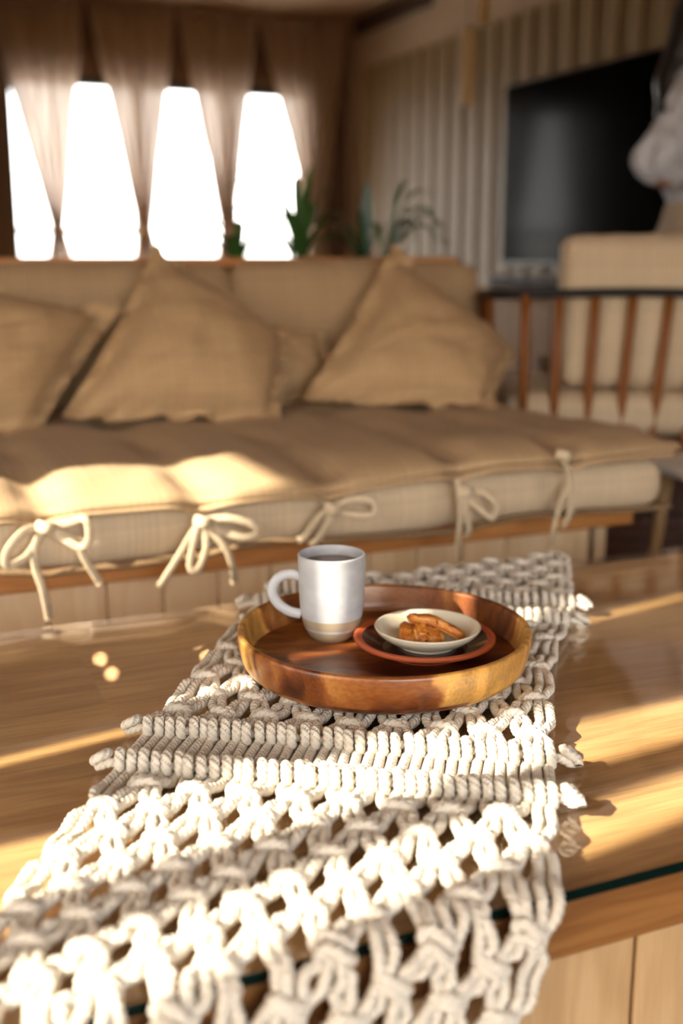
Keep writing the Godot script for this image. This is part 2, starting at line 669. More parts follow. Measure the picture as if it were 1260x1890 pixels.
# ---------------------------------------------------------------- room shell
func build_room():
	var z0 := WINDOW_Z - 0.2
	var z1 := 2.4
	var midz := (z0 + z1) / 2.0
	var midx := (SUN_X + WALL_X) / 2.0
	var wide := WALL_X - SUN_X
	struct("floor", rbox(Vector3(wide + 0.4, 0.12, z1 - z0), 0.004, 2), M.floor_wood, Vector3(midx, -0.06, midz), "dark brown wooden floor beyond the sofa")
	struct("ceiling", rbox(Vector3(wide + 0.4, 0.15, z1 - z0), 0.004), M.ceiling_paint, Vector3(midx, ROOM_Y + 0.075, midz), "plain warm beige ceiling")

	# the boarded wall: plaster, with boards up to 2.165 m
	var wr := struct("wall_right", rbox(Vector3(0.16, ROOM_Y, z1 - z0), 0.004), M.plaster, Vector3(WALL_X + 0.08, ROOM_Y / 2, midz), "beige wall clad in vertical boards behind the television")
	var z := -7.63
	var k := 0
	while z < -2.0:
		var proud := k % 2 == 0
		var w := 0.098 if proud else 0.088
		var t := 0.030 if proud else 0.014
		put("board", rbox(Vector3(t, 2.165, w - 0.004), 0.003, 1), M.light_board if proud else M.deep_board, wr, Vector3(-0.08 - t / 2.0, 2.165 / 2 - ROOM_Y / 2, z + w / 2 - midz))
		z += w
		k += 1

	# sunny wall on the left, out of frame, with two glazed openings
	var o1 := [-1.575, -1.20]
	var o2 := [-0.95, 1.45]
	var low := 0.12
	var head := 1.92
	var g := Geo.new()
	for s in [[z0, o1[0]], [o1[1], o2[0]], [o2[1], z1]]:
		box_into(g, Vector3(0.16, ROOM_Y, s[1] - s[0]), 0.004, Vector3(SUN_X - 0.08, ROOM_Y / 2, (s[0] + s[1]) / 2))
	for s in [o1, o2]:
		head = 1.985 if s == o1 else 2.16
		box_into(g, Vector3(0.16, ROOM_Y - head, s[1] - s[0]), 0.004, Vector3(SUN_X - 0.08, (ROOM_Y + head) / 2, (s[0] + s[1]) / 2))
		box_into(g, Vector3(0.16, low, s[1] - s[0]), 0.004, Vector3(SUN_X - 0.08, low / 2, (s[0] + s[1]) / 2))
	struct("wall_left", g.mesh(), M.plaster, Vector3.ZERO, "plain beige wall with tall sunny openings")
	for s in [o1, o2]:
		head = 1.985 if s == o1 else 2.16
		var wn := struct("window_4" if s == o1 else "window_5", rbox(Vector3(0.01, head - low, s[1] - s[0]), 0.001), M.pane, Vector3(SUN_X - 0.09, (head + low) / 2, (s[0] + s[1]) / 2), "tall clear side window")
		wn.set_meta("kind", "structure")
	# wall behind the camera with a wide opening
	g = Geo.new()
	for s in [[SUN_X - 0.16, -1.0], [1.4, WALL_X + 0.16]]:
		box_into(g, Vector3(s[1] - s[0], ROOM_Y, 0.16), 0.004, Vector3((s[0] + s[1]) / 2, ROOM_Y / 2, z1 - 0.08))
	box_into(g, Vector3(2.4, ROOM_Y - 2.0, 0.16), 0.004, Vector3(0.2, (ROOM_Y + 2.0) / 2, z1 - 0.08))
	box_into(g, Vector3(2.4, 0.12, 0.16), 0.004, Vector3(0.2, 0.06, z1 - 0.08))
	struct("wall_front", g.mesh(), M.plaster, Vector3.ZERO, "plain beige wall with a wide glazed opening")
	struct("window_6", rbox(Vector3(2.4, 1.88, 0.01), 0.001), M.pane, Vector3(0.2, 1.06, z1 - 0.1), "wide clear window")

	# drawn curtains at the sunny openings: their gaps let the strips of sun in
	var edges := [
		[func(_y): return -1.37, func(_y): return -1.15],
		[func(_y): return -1.02, func(_y): return -0.822],
		[func(_y): return -0.808, func(y): return -0.634 + 0.22 * (maxf(y, 1.15) - 1.43)],
		[func(y): return -0.510 + 0.11 * (maxf(y, 1.15) - 1.42), func(y): return -0.410 + 0.06 * (y - 1.78)],
		[func(_y): return -0.352, func(_y): return 1.47],
	]
	for e in edges:
		var rows := 14
		var cols := 41
		var go := Geo.new()
		for sgn in [1.0]:
			var pts := PackedVector3Array()
			for r in rows + 1:
				var y := lerpf(0.05, 2.35, float(r) / rows)
				var a: float = e[0].call(y)
				var b: float = e[1].call(y)
				for c in cols:
					var t := c / (cols - 1.0)
					pts.append(Vector3(SUN_X + 0.05 + 0.016 * sin(t * (b - a) * 60.0) + sgn * 0.002, y, lerpf(a, b, t)))
			go.grid(pts, rows + 1, cols, false, sgn > 0)
		var at := edges.find(e)
		var cu := put("curtain", go.mesh(), M.side_sheer if at == 4 else M.heavy_curtain)
		tag(cu, ["beige linen curtain at the far edge of the narrow side window", "beige linen curtain at the far end of the wide side window", "beige linen curtain before the first gap of the wide side window", "narrow beige linen curtain between the two gaps of the wide side window", "broad sheer curtain over the near part of the wide side window"][at], "curtain", "curtains at the side windows")


func build_windows():
	# openings in the curtained wall: left, right, both in metres
	var open := [[1.09, 1.955], [1.985, 2.59], [2.64, 3.19]]
	var low := 0.10
	var head := 2.07
	var zc := WINDOW_Z - 0.1
	var g := Geo.new()
	var from := SUN_X - 0.16
	for o in open:
		box_into(g, Vector3(o[0] - from, ROOM_Y, 0.2), 0.004, Vector3((o[0] + from) / 2, ROOM_Y / 2, zc))
		box_into(g, Vector3(o[1] - o[0], ROOM_Y - head, 0.2), 0.004, Vector3((o[0] + o[1]) / 2, (ROOM_Y + head) / 2, zc))
		box_into(g, Vector3(o[1] - o[0], low, 0.2), 0.004, Vector3((o[0] + o[1]) / 2, low / 2, zc))
		from = o[1]
	box_into(g, Vector3(WALL_X + 0.16 - from, ROOM_Y, 0.2), 0.004, Vector3((WALL_X + 0.16 + from) / 2, ROOM_Y / 2, zc))
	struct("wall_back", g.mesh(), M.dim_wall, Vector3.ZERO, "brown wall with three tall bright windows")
	var words := ["left tall bright window with a dark transom bar", "middle tall bright window between tied curtains", "right tall bright window behind the plants"]
	for i in 3:
		var o: Array = open[i]
		var w: float = o[1] - o[0]
		var cx: float = (o[0] + o[1]) / 2
		var f := Geo.new()
		var t := 0.03
		for s in [-1, 1]:
			box_into(f, Vector3(t, head - low, 0.06), 0.004, Vector3(s * (w - t) / 2, (head + low) / 2, 0))
		box_into(f, Vector3(w, 0.07, 0.06), 0.004, Vector3(0, head - 0.035, 0))
		box_into(f, Vector3(w, t, 0.06), 0.004, Vector3(0, low + t / 2, 0))
		if i == 0:
			box_into(f, Vector3(w, 0.035, 0.06), 0.004, Vector3(0, 1.055, 0))
		var win := Node3D.new()
		win.name = "window_%d" % (i + 1)
		win.position = Vector3(cx, 0, zc + 0.02)
		win.set_meta("kind", "structure")
		win.set_meta("label", words[i])
		add_child(win)
		put("frame", f.mesh(), M.black_frame, win)
		put("pane", rbox(Vector3(w - 2 * t, head - low - 0.1, 0.008), 0.001), M.pane, win, Vector3(0, (head + low) / 2 - 0.01, 0))

	# curtains that meet at the ceiling and are tied between the windows
	var apex := [0.93, 1.583, 2.199, 2.78, 3.45]
	var tie := [1.363, 1.951, 2.547, 3.24]
	var said := ["leftmost sheer curtain, tied back, beside the left window", "sheer tied curtain hanging between the left and middle windows", "sheer tied curtain hanging between the middle and right windows", "rightmost sheer tied curtain beside the room corner"]
	for i in 4:
		var rows := 36
		var cols := 81
		var go := Geo.new()
		var nz := FastNoiseLite.new()
		nz.seed = 40 + i
		nz.frequency = 1.0
		for sgn in [1.0]:
			var pts := PackedVector3Array()
			for r in rows + 1:
				var y := lerpf(0.03, ROOM_Y - 0.01, float(r) / rows)
				var s := (y - 1.04) / (ROOM_Y - 1.04)
				var half0: float
				var left: float
				var right: float
				if s >= 0.0:
					left = lerpf(tie[i] - 0.035, apex[i], s)
					right = lerpf(tie[i] + 0.035, apex[i + 1], s)
				else:
					half0 = 0.035 + 0.13 * sqrt(-s)
					left = tie[i] - half0
					right = tie[i] + half0
				for c in cols:
					var t := c / (cols - 1.0)
					var fold := sin(t * TAU * 5.0 + nz.get_noise_2d(t * 4.0, y * 0.5) * 2.5)
					var deep := 0.018 + 0.018 * clampf(1.0 - absf(s), 0.0, 1.0)
					var lean := cos(t * TAU * 5.0 + nz.get_noise_2d(t * 4.0, y * 0.5) * 2.5) * (0.012 + (right - left) * 0.030)
					pts.append(Vector3(lerpf(left, right, t) + lean, y, WINDOW_Z + 0.075 + fold * deep))
			go.grid(pts, rows + 1, cols, false, sgn < 0)
		var cu := root("curtain")
		tag(cu, said[i], "curtain", "sheer curtains at the far windows")
		put("cloth", go.mesh(), M.curtain_cloth, cu)
		put("tieback", lathe(smooth([Vector2(0.030, -0.03), Vector2(0.05, -0.028), Vector2(0.052, 0.0), Vector2(0.05, 0.028), Vector2(0.03, 0.03)], 3), 20), M.heavy_curtain, cu, Vector3(tie[i], 1.04, WINDOW_Z + 0.08))

	# outside: a pale terrace and a low building far off
	struct("ground", rbox(Vector3(60, 0.2, 60), 0.01), M.terrace, Vector3(6, -0.25, -38.3), "pale terrace outside the windows")


# ---------------------------------------------------------------- sofa
func build_sofa():
	var x0 := -1.05
	var x1 := 1.40
	var s := root("daybed_sofa")
	tag(s, "long built-in sofa of pale vertical planks with a tan tied seat pad", "sofa")
	# base: planks, rail, plinth, leg
	var base := put("base", rbox(Vector3(x1 - x0 - 0.04, 0.33, 0.86), 0.004), M.pale_plank, s, Vector3((x0 + x1) / 2, 0.17, -2.36))
	var n := 24
	var w := (x1 - x0) / n
	for i in n:
		put("plank", rbox(Vector3(w - 0.003, 0.325, 0.018), 0.003, 1, Vector2(i * 0.37, i * 0.113)), M.pale_plank, base, Vector3(x0 + w * (i + 0.5) - (x0 + x1) / 2, 0.0, 0.439))
	put("rail", rbox(Vector3(2.562, 0.052, 0.95), 0.006, 0, Vector2(0.1, 0.02)), M.sofa_rail, s, Vector3(0.211, 0.360, -2.36))
	put("leg", rbox(Vector3(0.030, 0.335, 0.035), 0.004, 1), M.pale_plank, s, Vector3(1.452, 0.168, -1.96))
	put("back_panel", rbox(Vector3(2.60, 0.51, 0.03), 0.004, 0), M.oak_rail, s, Vector3(0.27, 0.62, -2.905))
	put("ledge", rbox(Vector3(2.64, 0.022, 0.07), 0.005, 0), M.sofa_rail, s, Vector3(0.28, 0.873, -2.90))

	# mattress with a quilted seat pad on top; the pad's lip waves between the ties
	var ties := [-0.80, -0.53, -0.27, 0.0, 0.257, 0.511, 0.744, 1.003, 1.232]
	var dip := func(x: float) -> float:
		var d := 1.0
		for t in ties:
			d = minf(d, absf(x - t))
		return exp(-d * d / 0.0012)
	var mx0 := -1.08
	var mx1 := 1.485
	var mattress := root("seat_mattress")
	tag(mattress, "thick tan linen seat mattress with a tied top pad on the plank sofa", "mattress")
	var rows := 26
	var cols := 160
	# section of the body from the underside at the front round to the back
	var sec := [Vector2(-1.90, 0.388), Vector2(-1.83, 0.388), Vector2(-1.795, 0.400), Vector2(-1.782, 0.425), Vector2(-1.780, 0.450), Vector2(-1.788, 0.478), Vector2(-1.81, 0.492), Vector2(-1.9, 0.497), Vector2(-2.3, 0.497), Vector2(-2.77, 0.497), Vector2(-2.80, 0.45), Vector2(-2.78, 0.388)]
	var prof := smooth(PackedVector2Array(sec), 4)
	var g := Geo.new()
	var pts := PackedVector3Array()
	for c in cols + 1:
		var x := lerpf(mx0, mx1, float(c) / cols)
		var e := clampf((mx1 - x) / 0.05, 0.0, 1.0)
		var sh := sqrt(1.0 - (1.0 - e) * (1.0 - e))
		for p in prof:
			var front := smoothstep(-1.95, -1.80, p.x)
			var zz: float = p.x - front * dip.call(x) * 0.014 + front * 0.006 * sin(x * 9.0)
			pts.append(Vector3(x - (1.0 - sh) * 0.0, lerpf(0.443, p.y, 0.35 + 0.65 * sh), lerpf(zz, minf(zz, -1.80), 1.0 - sh)))
	g.grid(pts, cols + 1, prof.size(), false, false)
	g.fan(pts.slice(cols * prof.size()), Vector3(mx1, 0.443, -2.3), false)
	g.fan(pts.slice(0, prof.size()), Vector3(mx0, 0.443, -2.3), true)
	put("body", g.mesh(), M.cream_cloth, mattress)
	# top pad
	var nz := FastNoiseLite.new()
	nz.seed = 91
	nz.frequency = 1.0
	g = Geo.new()
	var psec := [Vector2(-1.85, 0.494), Vector2(-1.79, 0.488), Vector2(-1.758, 0.492), Vector2(-1.752, 0.500), Vector2(-1.765, 0.511), Vector2(-1.80, 0.523), Vector2(-1.87, 0.533), Vector2(-2.0, 0.536), Vector2(-2.2, 0.537), Vector2(-2.4, 0.537), Vector2(-2.6, 0.535), Vector2(-2.77, 0.53), Vector2(-2.79, 0.50)]
	var pp := smooth(PackedVector2Array(psec), 5)
	pts = PackedVector3Array()
	for c in cols + 1:
		var x := lerpf(mx0, mx1 + 0.01, float(c) / cols)
		var d: float = dip.call(x)
		var edge := smoothstep(0.0, 0.05, mx1 + 0.01 - x)
		var lift := 0.020 * smoothstep(0.7, 1.1, x)
		for p in pp:
			var front := smoothstep(-2.1, -1.80, p.x)
			var topness := smoothstep(0.505, 0.53, p.y)
			# rows of tufts on the seat, and wrinkles running back
			var tuft := 0.0
			for zt in [-2.12, -2.42]:
				tuft += exp(-(p.x - zt) * (p.x - zt) / 0.006) * d
			var wr := nz.get_noise_2d(x * 7.0 + p.x * 4.0, p.x * 1.5) * 0.010 * topness
			var y := p.y + lift * front - d * 0.026 * front * (0.35 + 0.65 * topness) - tuft * 0.018 + wr - (1.0 - edge) * 0.016 * topness
			pts.append(Vector3(x, y, p.x - d * 0.020 * front + 0.006 * front * sin(x * 11.0 + 1.0)))
	g.grid(pts, cols + 1, pp.size(), false, false)
	g.fan(pts.slice(cols * pp.size()), Vector3(mx1 + 0.01, 0.51, -2.3), false)
	g.fan(pts.slice(0, pp.size()), Vector3(mx0, 0.51, -2.3), true)
	put("top_pad", g.mesh(), M.linen, mattress)
	# piped flanges above and below the front
	for k in 2:
		var path := PackedVector3Array()
		for c in 121:
			var x := lerpf(mx0, mx1 - 0.005, c / 120.0)
			var d: float = dip.call(x)
			if k == 0:
				path.append(Vector3(x, 0.490 + 0.016 * smoothstep(0.7, 1.1, x) - d * 0.012, -1.757 - d * 0.018 + 0.006 * sin(x * 11.0 + 1.0)))
			else:
				path.append(Vector3(x, 0.402 + 0.006 * sin(x * 12.0) - d * 0.006, -1.772 + 0.006 * sin(x * 8.0)))
		for q in 4:
			path.append(Vector3(mx1 + 0.006, path[120].y + 0.004 * q, -1.79 - q * 0.12))
		g = Geo.new()
		tube_into(g, smooth3(path, 2), [0.0075 if k == 0 else 0.010], [0.005 if k == 0 else 0.006], 8)
		put("piping", g.mesh(), M.piping if k == 1 else M.linen, mattress)

	# the five bows in view: flat tapes, given as x, y pairs on the mattress front
	var bows := [
		[[0.257, 0.475, 0.223, 0.473, 0.195, 0.446, 0.195, 0.423, 0.225, 0.433, 0.256, 0.469], [0.257, 0.475, 0.291, 0.481, 0.317, 0.486, 0.320, 0.454, 0.306, 0.442, 0.281, 0.458, 0.258, 0.472], [0.257, 0.474, 0.240, 0.449, 0.238, 0.414, 0.247, 0.377, 0.251, 0.354, 0.255, 0.323], [0.258, 0.472, 0.298, 0.452, 0.317, 0.414, 0.339, 0.373]],
		[[0.511, 0.460, 0.551, 0.464, 0.589, 0.453, 0.602, 0.436, 0.579, 0.429, 0.541, 0.442, 0.513, 0.457], [0.509, 0.461, 0.494, 0.432, 0.483, 0.391, 0.497, 0.385, 0.514, 0.421, 0.511, 0.457], [0.508, 0.459, 0.489, 0.438, 0.463, 0.398, 0.436, 0.356], [0.513, 0.458, 0.545, 0.418, 0.559, 0.383, 0.564, 0.347]],
		[[0.744, 0.461, 0.780, 0.477, 0.814, 0.472, 0.820, 0.451, 0.791, 0.447, 0.747, 0.456], [0.739, 0.459, 0.718, 0.449, 0.694, 0.417, 0.682, 0.409], [0.744, 0.456, 0.737, 0.442, 0.723, 0.419, 0.706, 0.397]],
		[[1.006, 0.469, 1.043, 0.465, 1.067, 0.443, 1.058, 0.420, 1.030, 0.441, 1.006, 0.465], [0.992, 0.495, 0.995, 0.464, 0.998, 0.423, 0.997, 0.382, 1.003, 0.335], [1.004, 0.468, 1.010, 0.432, 1.016, 0.396, 1.013, 0.381]],
		[[1.216, 0.522, 1.232, 0.492, 1.238, 0.465, 1.228, 0.450], [1.232, 0.461, 1.212, 0.420, 1.204, 0.378, 1.203, 0.345], [1.234, 0.460, 1.239, 0.423, 1.231, 0.397, 1.226, 0.379]],
	]
	for b in bows.size():
		var bow := put("bow", ribbon_knot(Vector3(bows[b][0][0], bows[b][0][1], -1.752)), M.tie_cloth, mattress)
		for q in bows[b].size():
			var l: Array = bows[b][q]
			var path := PackedVector3Array()
			var m: int = l.size() / 2
			var looped: bool = Vector2(l[0], l[1]).distance_to(Vector2(l[-2], l[-1])) < 0.03
			for i in m:
				var t := float(i) / (m - 1)
				var out := 0.022 * sin(PI * t) if looped else 0.006 * sin(PI * t) - 0.004 * t
				path.append(Vector3(l[i * 2], l[i * 2 + 1], -1.762 + out + q * 0.003))
			g = Geo.new()
			tube_into(g, smooth3(path, 8), [0.0064], [0.0011], 8, Vector3(0.12, 0.1, 1))
			put("tie_loop" if looped else "tie_end", g.mesh(), M.tie_cloth, bow)


func ribbon_knot(at: Vector3) -> ArrayMesh:
	var g := Geo.new()
	var path := PackedVector3Array([at + Vector3(-0.012, 0.004, -0.006), at + Vector3(-0.004, 0.002, 0.006), at + Vector3(0.006, 0, 0.006), at + Vector3(0.013, -0.004, -0.006)])
	tube_into(g, smooth3(path, 4), [0.010], [0.005], 8, Vector3(0, 0, 1))
	return g.mesh()


# ---------------------------------------------------------------- coffee table
func build_coffee_table():
	var x0 := -0.75
	var x1 := 1.62
	var cx := (x0 + x1) / 2
	var w := x1 - x0
	var d := FRONT_Z - BACK_Z
	var cz := (FRONT_Z + BACK_Z) / 2
	var t := root("coffee_table")
	tag(t, "low oak coffee table with a glass top and pale plank sides", "coffee table")
	put("wood_top", rbox(Vector3(w - 0.006, 0.024, d - 0.006), 0.002, 0, Vector2(0.2, 0.45)), M.oak_top, t, Vector3(cx, 0.3775, cz))
	put("apron", frame_box(w, 0.049, d, 0.024), M.oak_rail, t, Vector3(cx, 0.3645, cz))
	var core := put("carcass", rbox(Vector3(w - 0.06, 0.335, d - 0.06), 0.003, 1), M.pine_plank, t, Vector3(cx, 0.172, cz))
	var n := 20
	var pw := 0.1186
	for i in n:
		for s in [-1, 1]:
			put("plank", rbox(Vector3(pw - 0.0035, 0.333, 0.020), 0.003, 1, Vector2(i * 0.31 + s, i * 0.143)), M.pine_plank, core, Vector3(-w / 2 + 0.01 + 0.03 + pw * (i + 0.5) - 0.03, 0.0, s * (d / 2 - 0.022)))
	var glass := root("glass_top")
	tag(glass, "clear glass sheet with a dark green edge lying on the oak coffee table", "glass top")
	put("sheet", rbox(Vector3(w, 0.0095, d - 0.002), 0.0012), M.pane, glass, Vector3(cx, TABLE_Y - 0.005, cz))
	for s in [-1, 1]:
		if s > 0:
			put("edge", rbox(Vector3(w, 0.0095, 0.0012), 0.0005), M.glass_edge, glass, Vector3(cx, TABLE_Y - 0.005, cz + s * d / 2))
		put("edge", rbox(Vector3(0.0012, 0.0095, d), 0.0005), M.glass_edge, glass, Vector3(cx + s * w / 2, TABLE_Y - 0.005, cz))


# four boards round a rectangle, in one mesh
func frame_box(w: float, h: float, d: float, t: float) -> ArrayMesh:
	var g := Geo.new()
	for s in [-1, 1]:
		box_into(g, Vector3(w, h, t), 0.002, Vector3(0, 0, s * (d - t) / 2), 0, Vector2(0.3, 0.03))
		box_into(g, Vector3(t, h, d - 2 * t), 0.002, Vector3(s * (w - t) / 2, 0, 0), 2)
	return g.mesh()


# ---------------------------------------------------------------- macrame runner
const CORDS := 36
const PITCH := 0.0117
const CORD := 0.0099             # thickness of a cord


# across, along, height above the table (all metres) -> the room, laid skew and folded over both edges of the table
func laid(p: Vector3) -> Vector3:
	var open := smoothstep(1.25, 1.6, p.y)
	var u := p.x * (1.0 + 0.06 * open) - 0.1780 + 0.020 * open
	var x := 0.836 * u + 0.548 * p.y
	var z := 0.548 * u - 0.836 * p.y
	var h := p.z
	var bend := 0.010
	var over := 0.0
	var way := 1.0
	var edge := FRONT_Z + 0.002
	if z > FRONT_Z:
		over = z - FRONT_Z
	elif z < BACK_Z:
		over = BACK_Z - z
		way = -1.0
		edge = BACK_Z - 0.002
	else:
		return Vector3(x, TABLE_Y + h, z)
	var quarter := bend * PI / 2
	if over < quarter:
		var a := over / bend
		return Vector3(x, TABLE_Y - bend + (bend + h) * cos(a), edge + way * (bend + h) * sin(a))
	return Vector3(x + 0.24 * (over - quarter), TABLE_Y - bend - (over - quarter), edge + way * (bend + h + 0.05 * (over - quarter)))


func rope_into(g: Geo, line: PackedVector3Array, radius: float, phase: float, step: float):
	# line: centres in the room. Three strands twisted: the section has three lobes that turn along the cord.
	var pts := PackedVector3Array()
	pts.append(line[0])
	var carry := 0.0
	for i in range(1, line.size()):
		var seg := line[i] - line[i - 1]
		var l := seg.length()
		var at := step - carry
		while at <= l:
			pts.append(line[i - 1] + seg * (at / l))
			at += step
		carry = l - (at - step)
	var k := pts.size()
	if k < 3:
		return
	const SIDES := 12
	var cs := PackedFloat32Array()
	var sn := PackedFloat32Array()
	for c in SIDES:
		cs.append(cos(TAU * c / SIDES))
		sn.append(sin(TAU * c / SIDES))
	var first := g.v.size()
	var side := Vector3.ZERO
	var turn := 0.0
	var wave := TAU / 0.0060
	for i in k:
		var t := (pts[mini(i + 1, k - 1)] - pts[maxi(i - 1, 0)]).normalized()
		if i == 0:
			side = t.cross(Vector3.UP if absf(t.y) < 0.8 else Vector3.RIGHT).normalized()
		else:
			side = (side - t * side.dot(t)).normalized()
		var up := side.cross(t)
		var s := step * i
		for c in SIDES:
			var psi := 3.0 * TAU * c / SIDES - wave * s + phase
			var lobe := absf(cos(psi * 0.5))
			var slope := -0.16 * sin(psi * 0.5) * signf(cos(psi * 0.5))
			var rad := side * cs[c] + up * sn[c]
			var tang := up * cs[c] - side * sn[c]
			g.v.append(pts[i] + rad * (radius * (0.77 + 0.32 * lobe)))
			g.n.append((rad - tang * (3.0 * slope) + t * (radius * wave * slope)).normalized())
			g.uv.append(Vector2(s, float(c) / SIDES))
	for i in k - 1:
		for c in SIDES:
			var a := first + i * SIDES + c
			var b := first + i * SIDES + (c + 1) % SIDES
			var d := a + SIDES
			var e := b + SIDES
			g.ix.append_array([a, b, d, b, e, d])
	for e in 2:
		var f := g.v.size()
		var ring := first + (k - 1) * SIDES if e else first
		g.v.append(pts[k - 1] if e else pts[0])
		g.n.append((pts[k - 1] - pts[k - 2]).normalized() if e else (pts[0] - pts[1]).normalized())
		g.uv.append(Vector2.ZERO)
		for c in SIDES:
			if e:
				g.ix.append_array([f, ring + (c + 1) % SIDES, ring + c])
			else:
				g.ix.append_array([f, ring + c, ring + (c + 1) % SIDES])


func build_runner():
	var runner := root("table_runner")
	tag(runner, "thick off-white knotted cotton cord table runner draped over both table edges", "table runner")
	var d := CORD
	# what happens along the runner, from the near end: [place, kind] kind 0 knots from the first cord, 1 knots shifted by two, 2 a bar
	var rows := []
	var v := 0.958 - 0.0435
	var k := 1
	while v > 0.36:
		rows.push_front([v, k % 2])
		v -= 0.0445 if v > 0.80 else 0.038
		k += 1
	rows.append([0.958, 2])
	rows.append([1.042, 2])
	for i in 8:
		rows.append([1.090 + 0.0497 * i, i % 2])
	rows.append([1.480, 2])
	rows.append([1.555, 2])
	for i in 9:
		rows.append([1.597 + 0.039 * i, i % 2])
	var lines := []
	for c in CORDS:
		lines.append(PackedVector3Array([Vector3((c - 17.5) * PITCH, 0.315 + rng.randf() * 0.012, d * 0.55)]))
	# knot shapes in cord thicknesses: across, along, height
	var tie_over := [[-1.34, -1.35, 1.00], [-1.12, -0.80, 1.15], [-0.55, -0.36, 1.52], [0.30, -0.22, 1.66], [1.00, -0.02, 1.35], [1.22, 0.26, 0.85], [0.60, 0.42, 0.48], [-0.50, 0.46, 0.48], [-1.20, 0.75, 0.80], [-1.40, 1.35, 0.98]]
	var tie_under := [[1.34, -1.35, 1.00], [1.30, -0.75, 1.05], [0.62, -0.42, 0.55], [-0.60, -0.36, 0.52], [-1.30, -0.20, 1.00], [-1.05, 0.16, 1.42], [-0.45, 0.44, 1.58], [0.45, 0.62, 1.48], [1.18, 0.86, 1.10], [1.38, 1.40, 1.00]]
	var before := -1.0
	for row in rows:
		var rv: float = row[0]
		var kind: int = row[1]
		if kind == 2:
			for c in CORDS:
				var u := (c - 17.5) * PITCH
				var L: PackedVector3Array = lines[c]
				var j := rng.randf_range(-0.0028, 0.0028)
				var js := rng.randf_range(0.90, 1.10)
				L.append(Vector3(u, (rv + before) / 2 if before > 0 and rv - before > 0.03 else rv - 1.6 * d, d * 0.6))
				for q in [[-0.16, -1.20, 0.52], [-0.20, 0.0, 0.42], [-0.16, 0.98, 1.15], [-0.04, 0.55, 1.95], [0.02, -0.10, 2.22], [0.10, -0.75, 1.85], [0.16, -1.0, 1.05], [0.20, -0.1, 0.42], [0.12, 1.25, 0.52]]:
					L.append(Vector3(u + j * 0.5 + (q[0] - q[1] * 0.12) * d, rv + j + q[1] * js * d, q[2] * d * lerpf(1.0, js, 0.6)))
				lines[c] = L
			# the cord the bar is tied over, with a knot at both ends
			var across := PackedVector3Array()
			var a := -18.5 * PITCH
			for q in [[-0.6, 0.6, 1.0], [-1.9, 0.7, 0.7], [-2.3, -0.3, 1.3], [-1.4, -0.6, 2.0], [-1.0, 0.5, 1.9], [-1.8, 0.9, 1.4], [-2.0, -0.1, 0.7], [-0.8, -0.2, 1.15]]:
				across.append(laid(Vector3(a + (q[0] + 0.9) * d, rv + q[1] * d, q[2] * d)))
			for i in 40:
				across.append(laid(Vector3(lerpf(a + 1.2 * d, -a - 1.2 * d, i / 39.0), rv + 0.0015 * sin(i * 1.3), 1.22 * d)))
			for q in [[-0.8, -0.2, 1.15], [-2.0, -0.1, 0.7], [-1.8, 0.9, 1.4], [-1.0, 0.5, 1.9], [-1.4, -0.6, 2.0], [-2.3, -0.3, 1.3], [-2.5, -0.7, 0.7]]:
				across.append(laid(Vector3(-a - (q[0] + 0.9) * d, rv + q[1] * d, q[2] * d)))
			var g := Geo.new()
			rope_into(g, smooth3(across, 6), d * 0.47, 0.4, 0.0014)
			put("bar_cord", g.mesh(), M.cotton, runner)
			before = rv
			continue
		var from := kind * 2
		for c in CORDS:
			var L: PackedVector3Array = lines[c]
			var u := (c - 17.5) * PITCH
			var gap := rv - before if before > 0 else 0.05
			L.append(Vector3(u + rng.randf_range(-0.001, 0.001), rv - gap * 0.5, d * (0.95 + 0.45 * rng.randf())))
			if c < from or c >= CORDS - from:
				L.append(Vector3(u * 1.01, rv, d * 0.6))
				lines[c] = L
				continue
			var knot := (c - from) / 4
			var role := (c - from) % 4
			var hash_ := absi(hash(Vector2i(knot, int(rv * 1000.0))))
			var ju := ((hash_ % 97) / 97.0 - 0.5) * 0.0036
			var jv := ((hash_ / 97 % 89) / 89.0 - 0.5) * 0.0060
			var mirror := -1.0 if (hash_ / 7) % 5 == 0 else 1.0
			var cu := (from + knot * 4 + 1.5 - 17.5) * PITCH + ju
			var turned := (hash_ / 11 % 31 / 31.0 - 0.5) * 0.35
			var shape: Array
			if mirror < 0:
				role = 3 - role
			if role == 0:
				shape = tie_over
			elif role == 3:
				shape = tie_under
			else:
				var sg := -1.0 if role == 1 else 1.0
				shape = [[0.62 * sg, -1.3, 1.05], [0.42 * sg, -0.6, 0.95], [0.36 * sg, 0.0, 1.0], [0.42 * sg, 0.6, 0.95], [0.62 * sg, 1.3, 1.05]]
			for q in shape:
				var qu: float = q[0] * mirror
				var qv: float = q[1]
				L.append(Vector3(cu + (qu * 0.93 - turned * qv) * d, rv + jv + (qv * 0.76 + turned * qu) * d, q[2] * d))
			lines[c] = L
		before = rv
	var fuzz := Geo.new()
	# under the tray the knots are pressed flatter
	for c in CORDS:
		var L: PackedVector3Array = lines[c]
		L.append(Vector3((c - 17.5) * PITCH, before + 0.03 + rng.randf() * 0.012, d * 0.5))
		var fine := smooth3(L, 7)
		var near_part := PackedVector3Array()
		var far_part := PackedVector3Array()
		for p in fine:
			var at := laid(p)
			var away := Vector2(at.x - 0.551, at.z + 1.145).length()
			if away < 0.20 and p.y > 0.9:
				p.z *= lerpf(0.78, 1.0, smoothstep(0.165, 0.195, away))
				at = laid(p)
			if p.y < 1.47:
				near_part.append(at)
			else:
				if far_part.is_empty() and near_part.size():
					far_part.append(near_part[-1])
				far_part.append(at)
		var g := Geo.new()
		rope_into(g, near_part, d * 0.50, c * 1.7, 0.00130)
		rope_into(g, far_part, d * 0.50, c * 1.7, 0.0019)
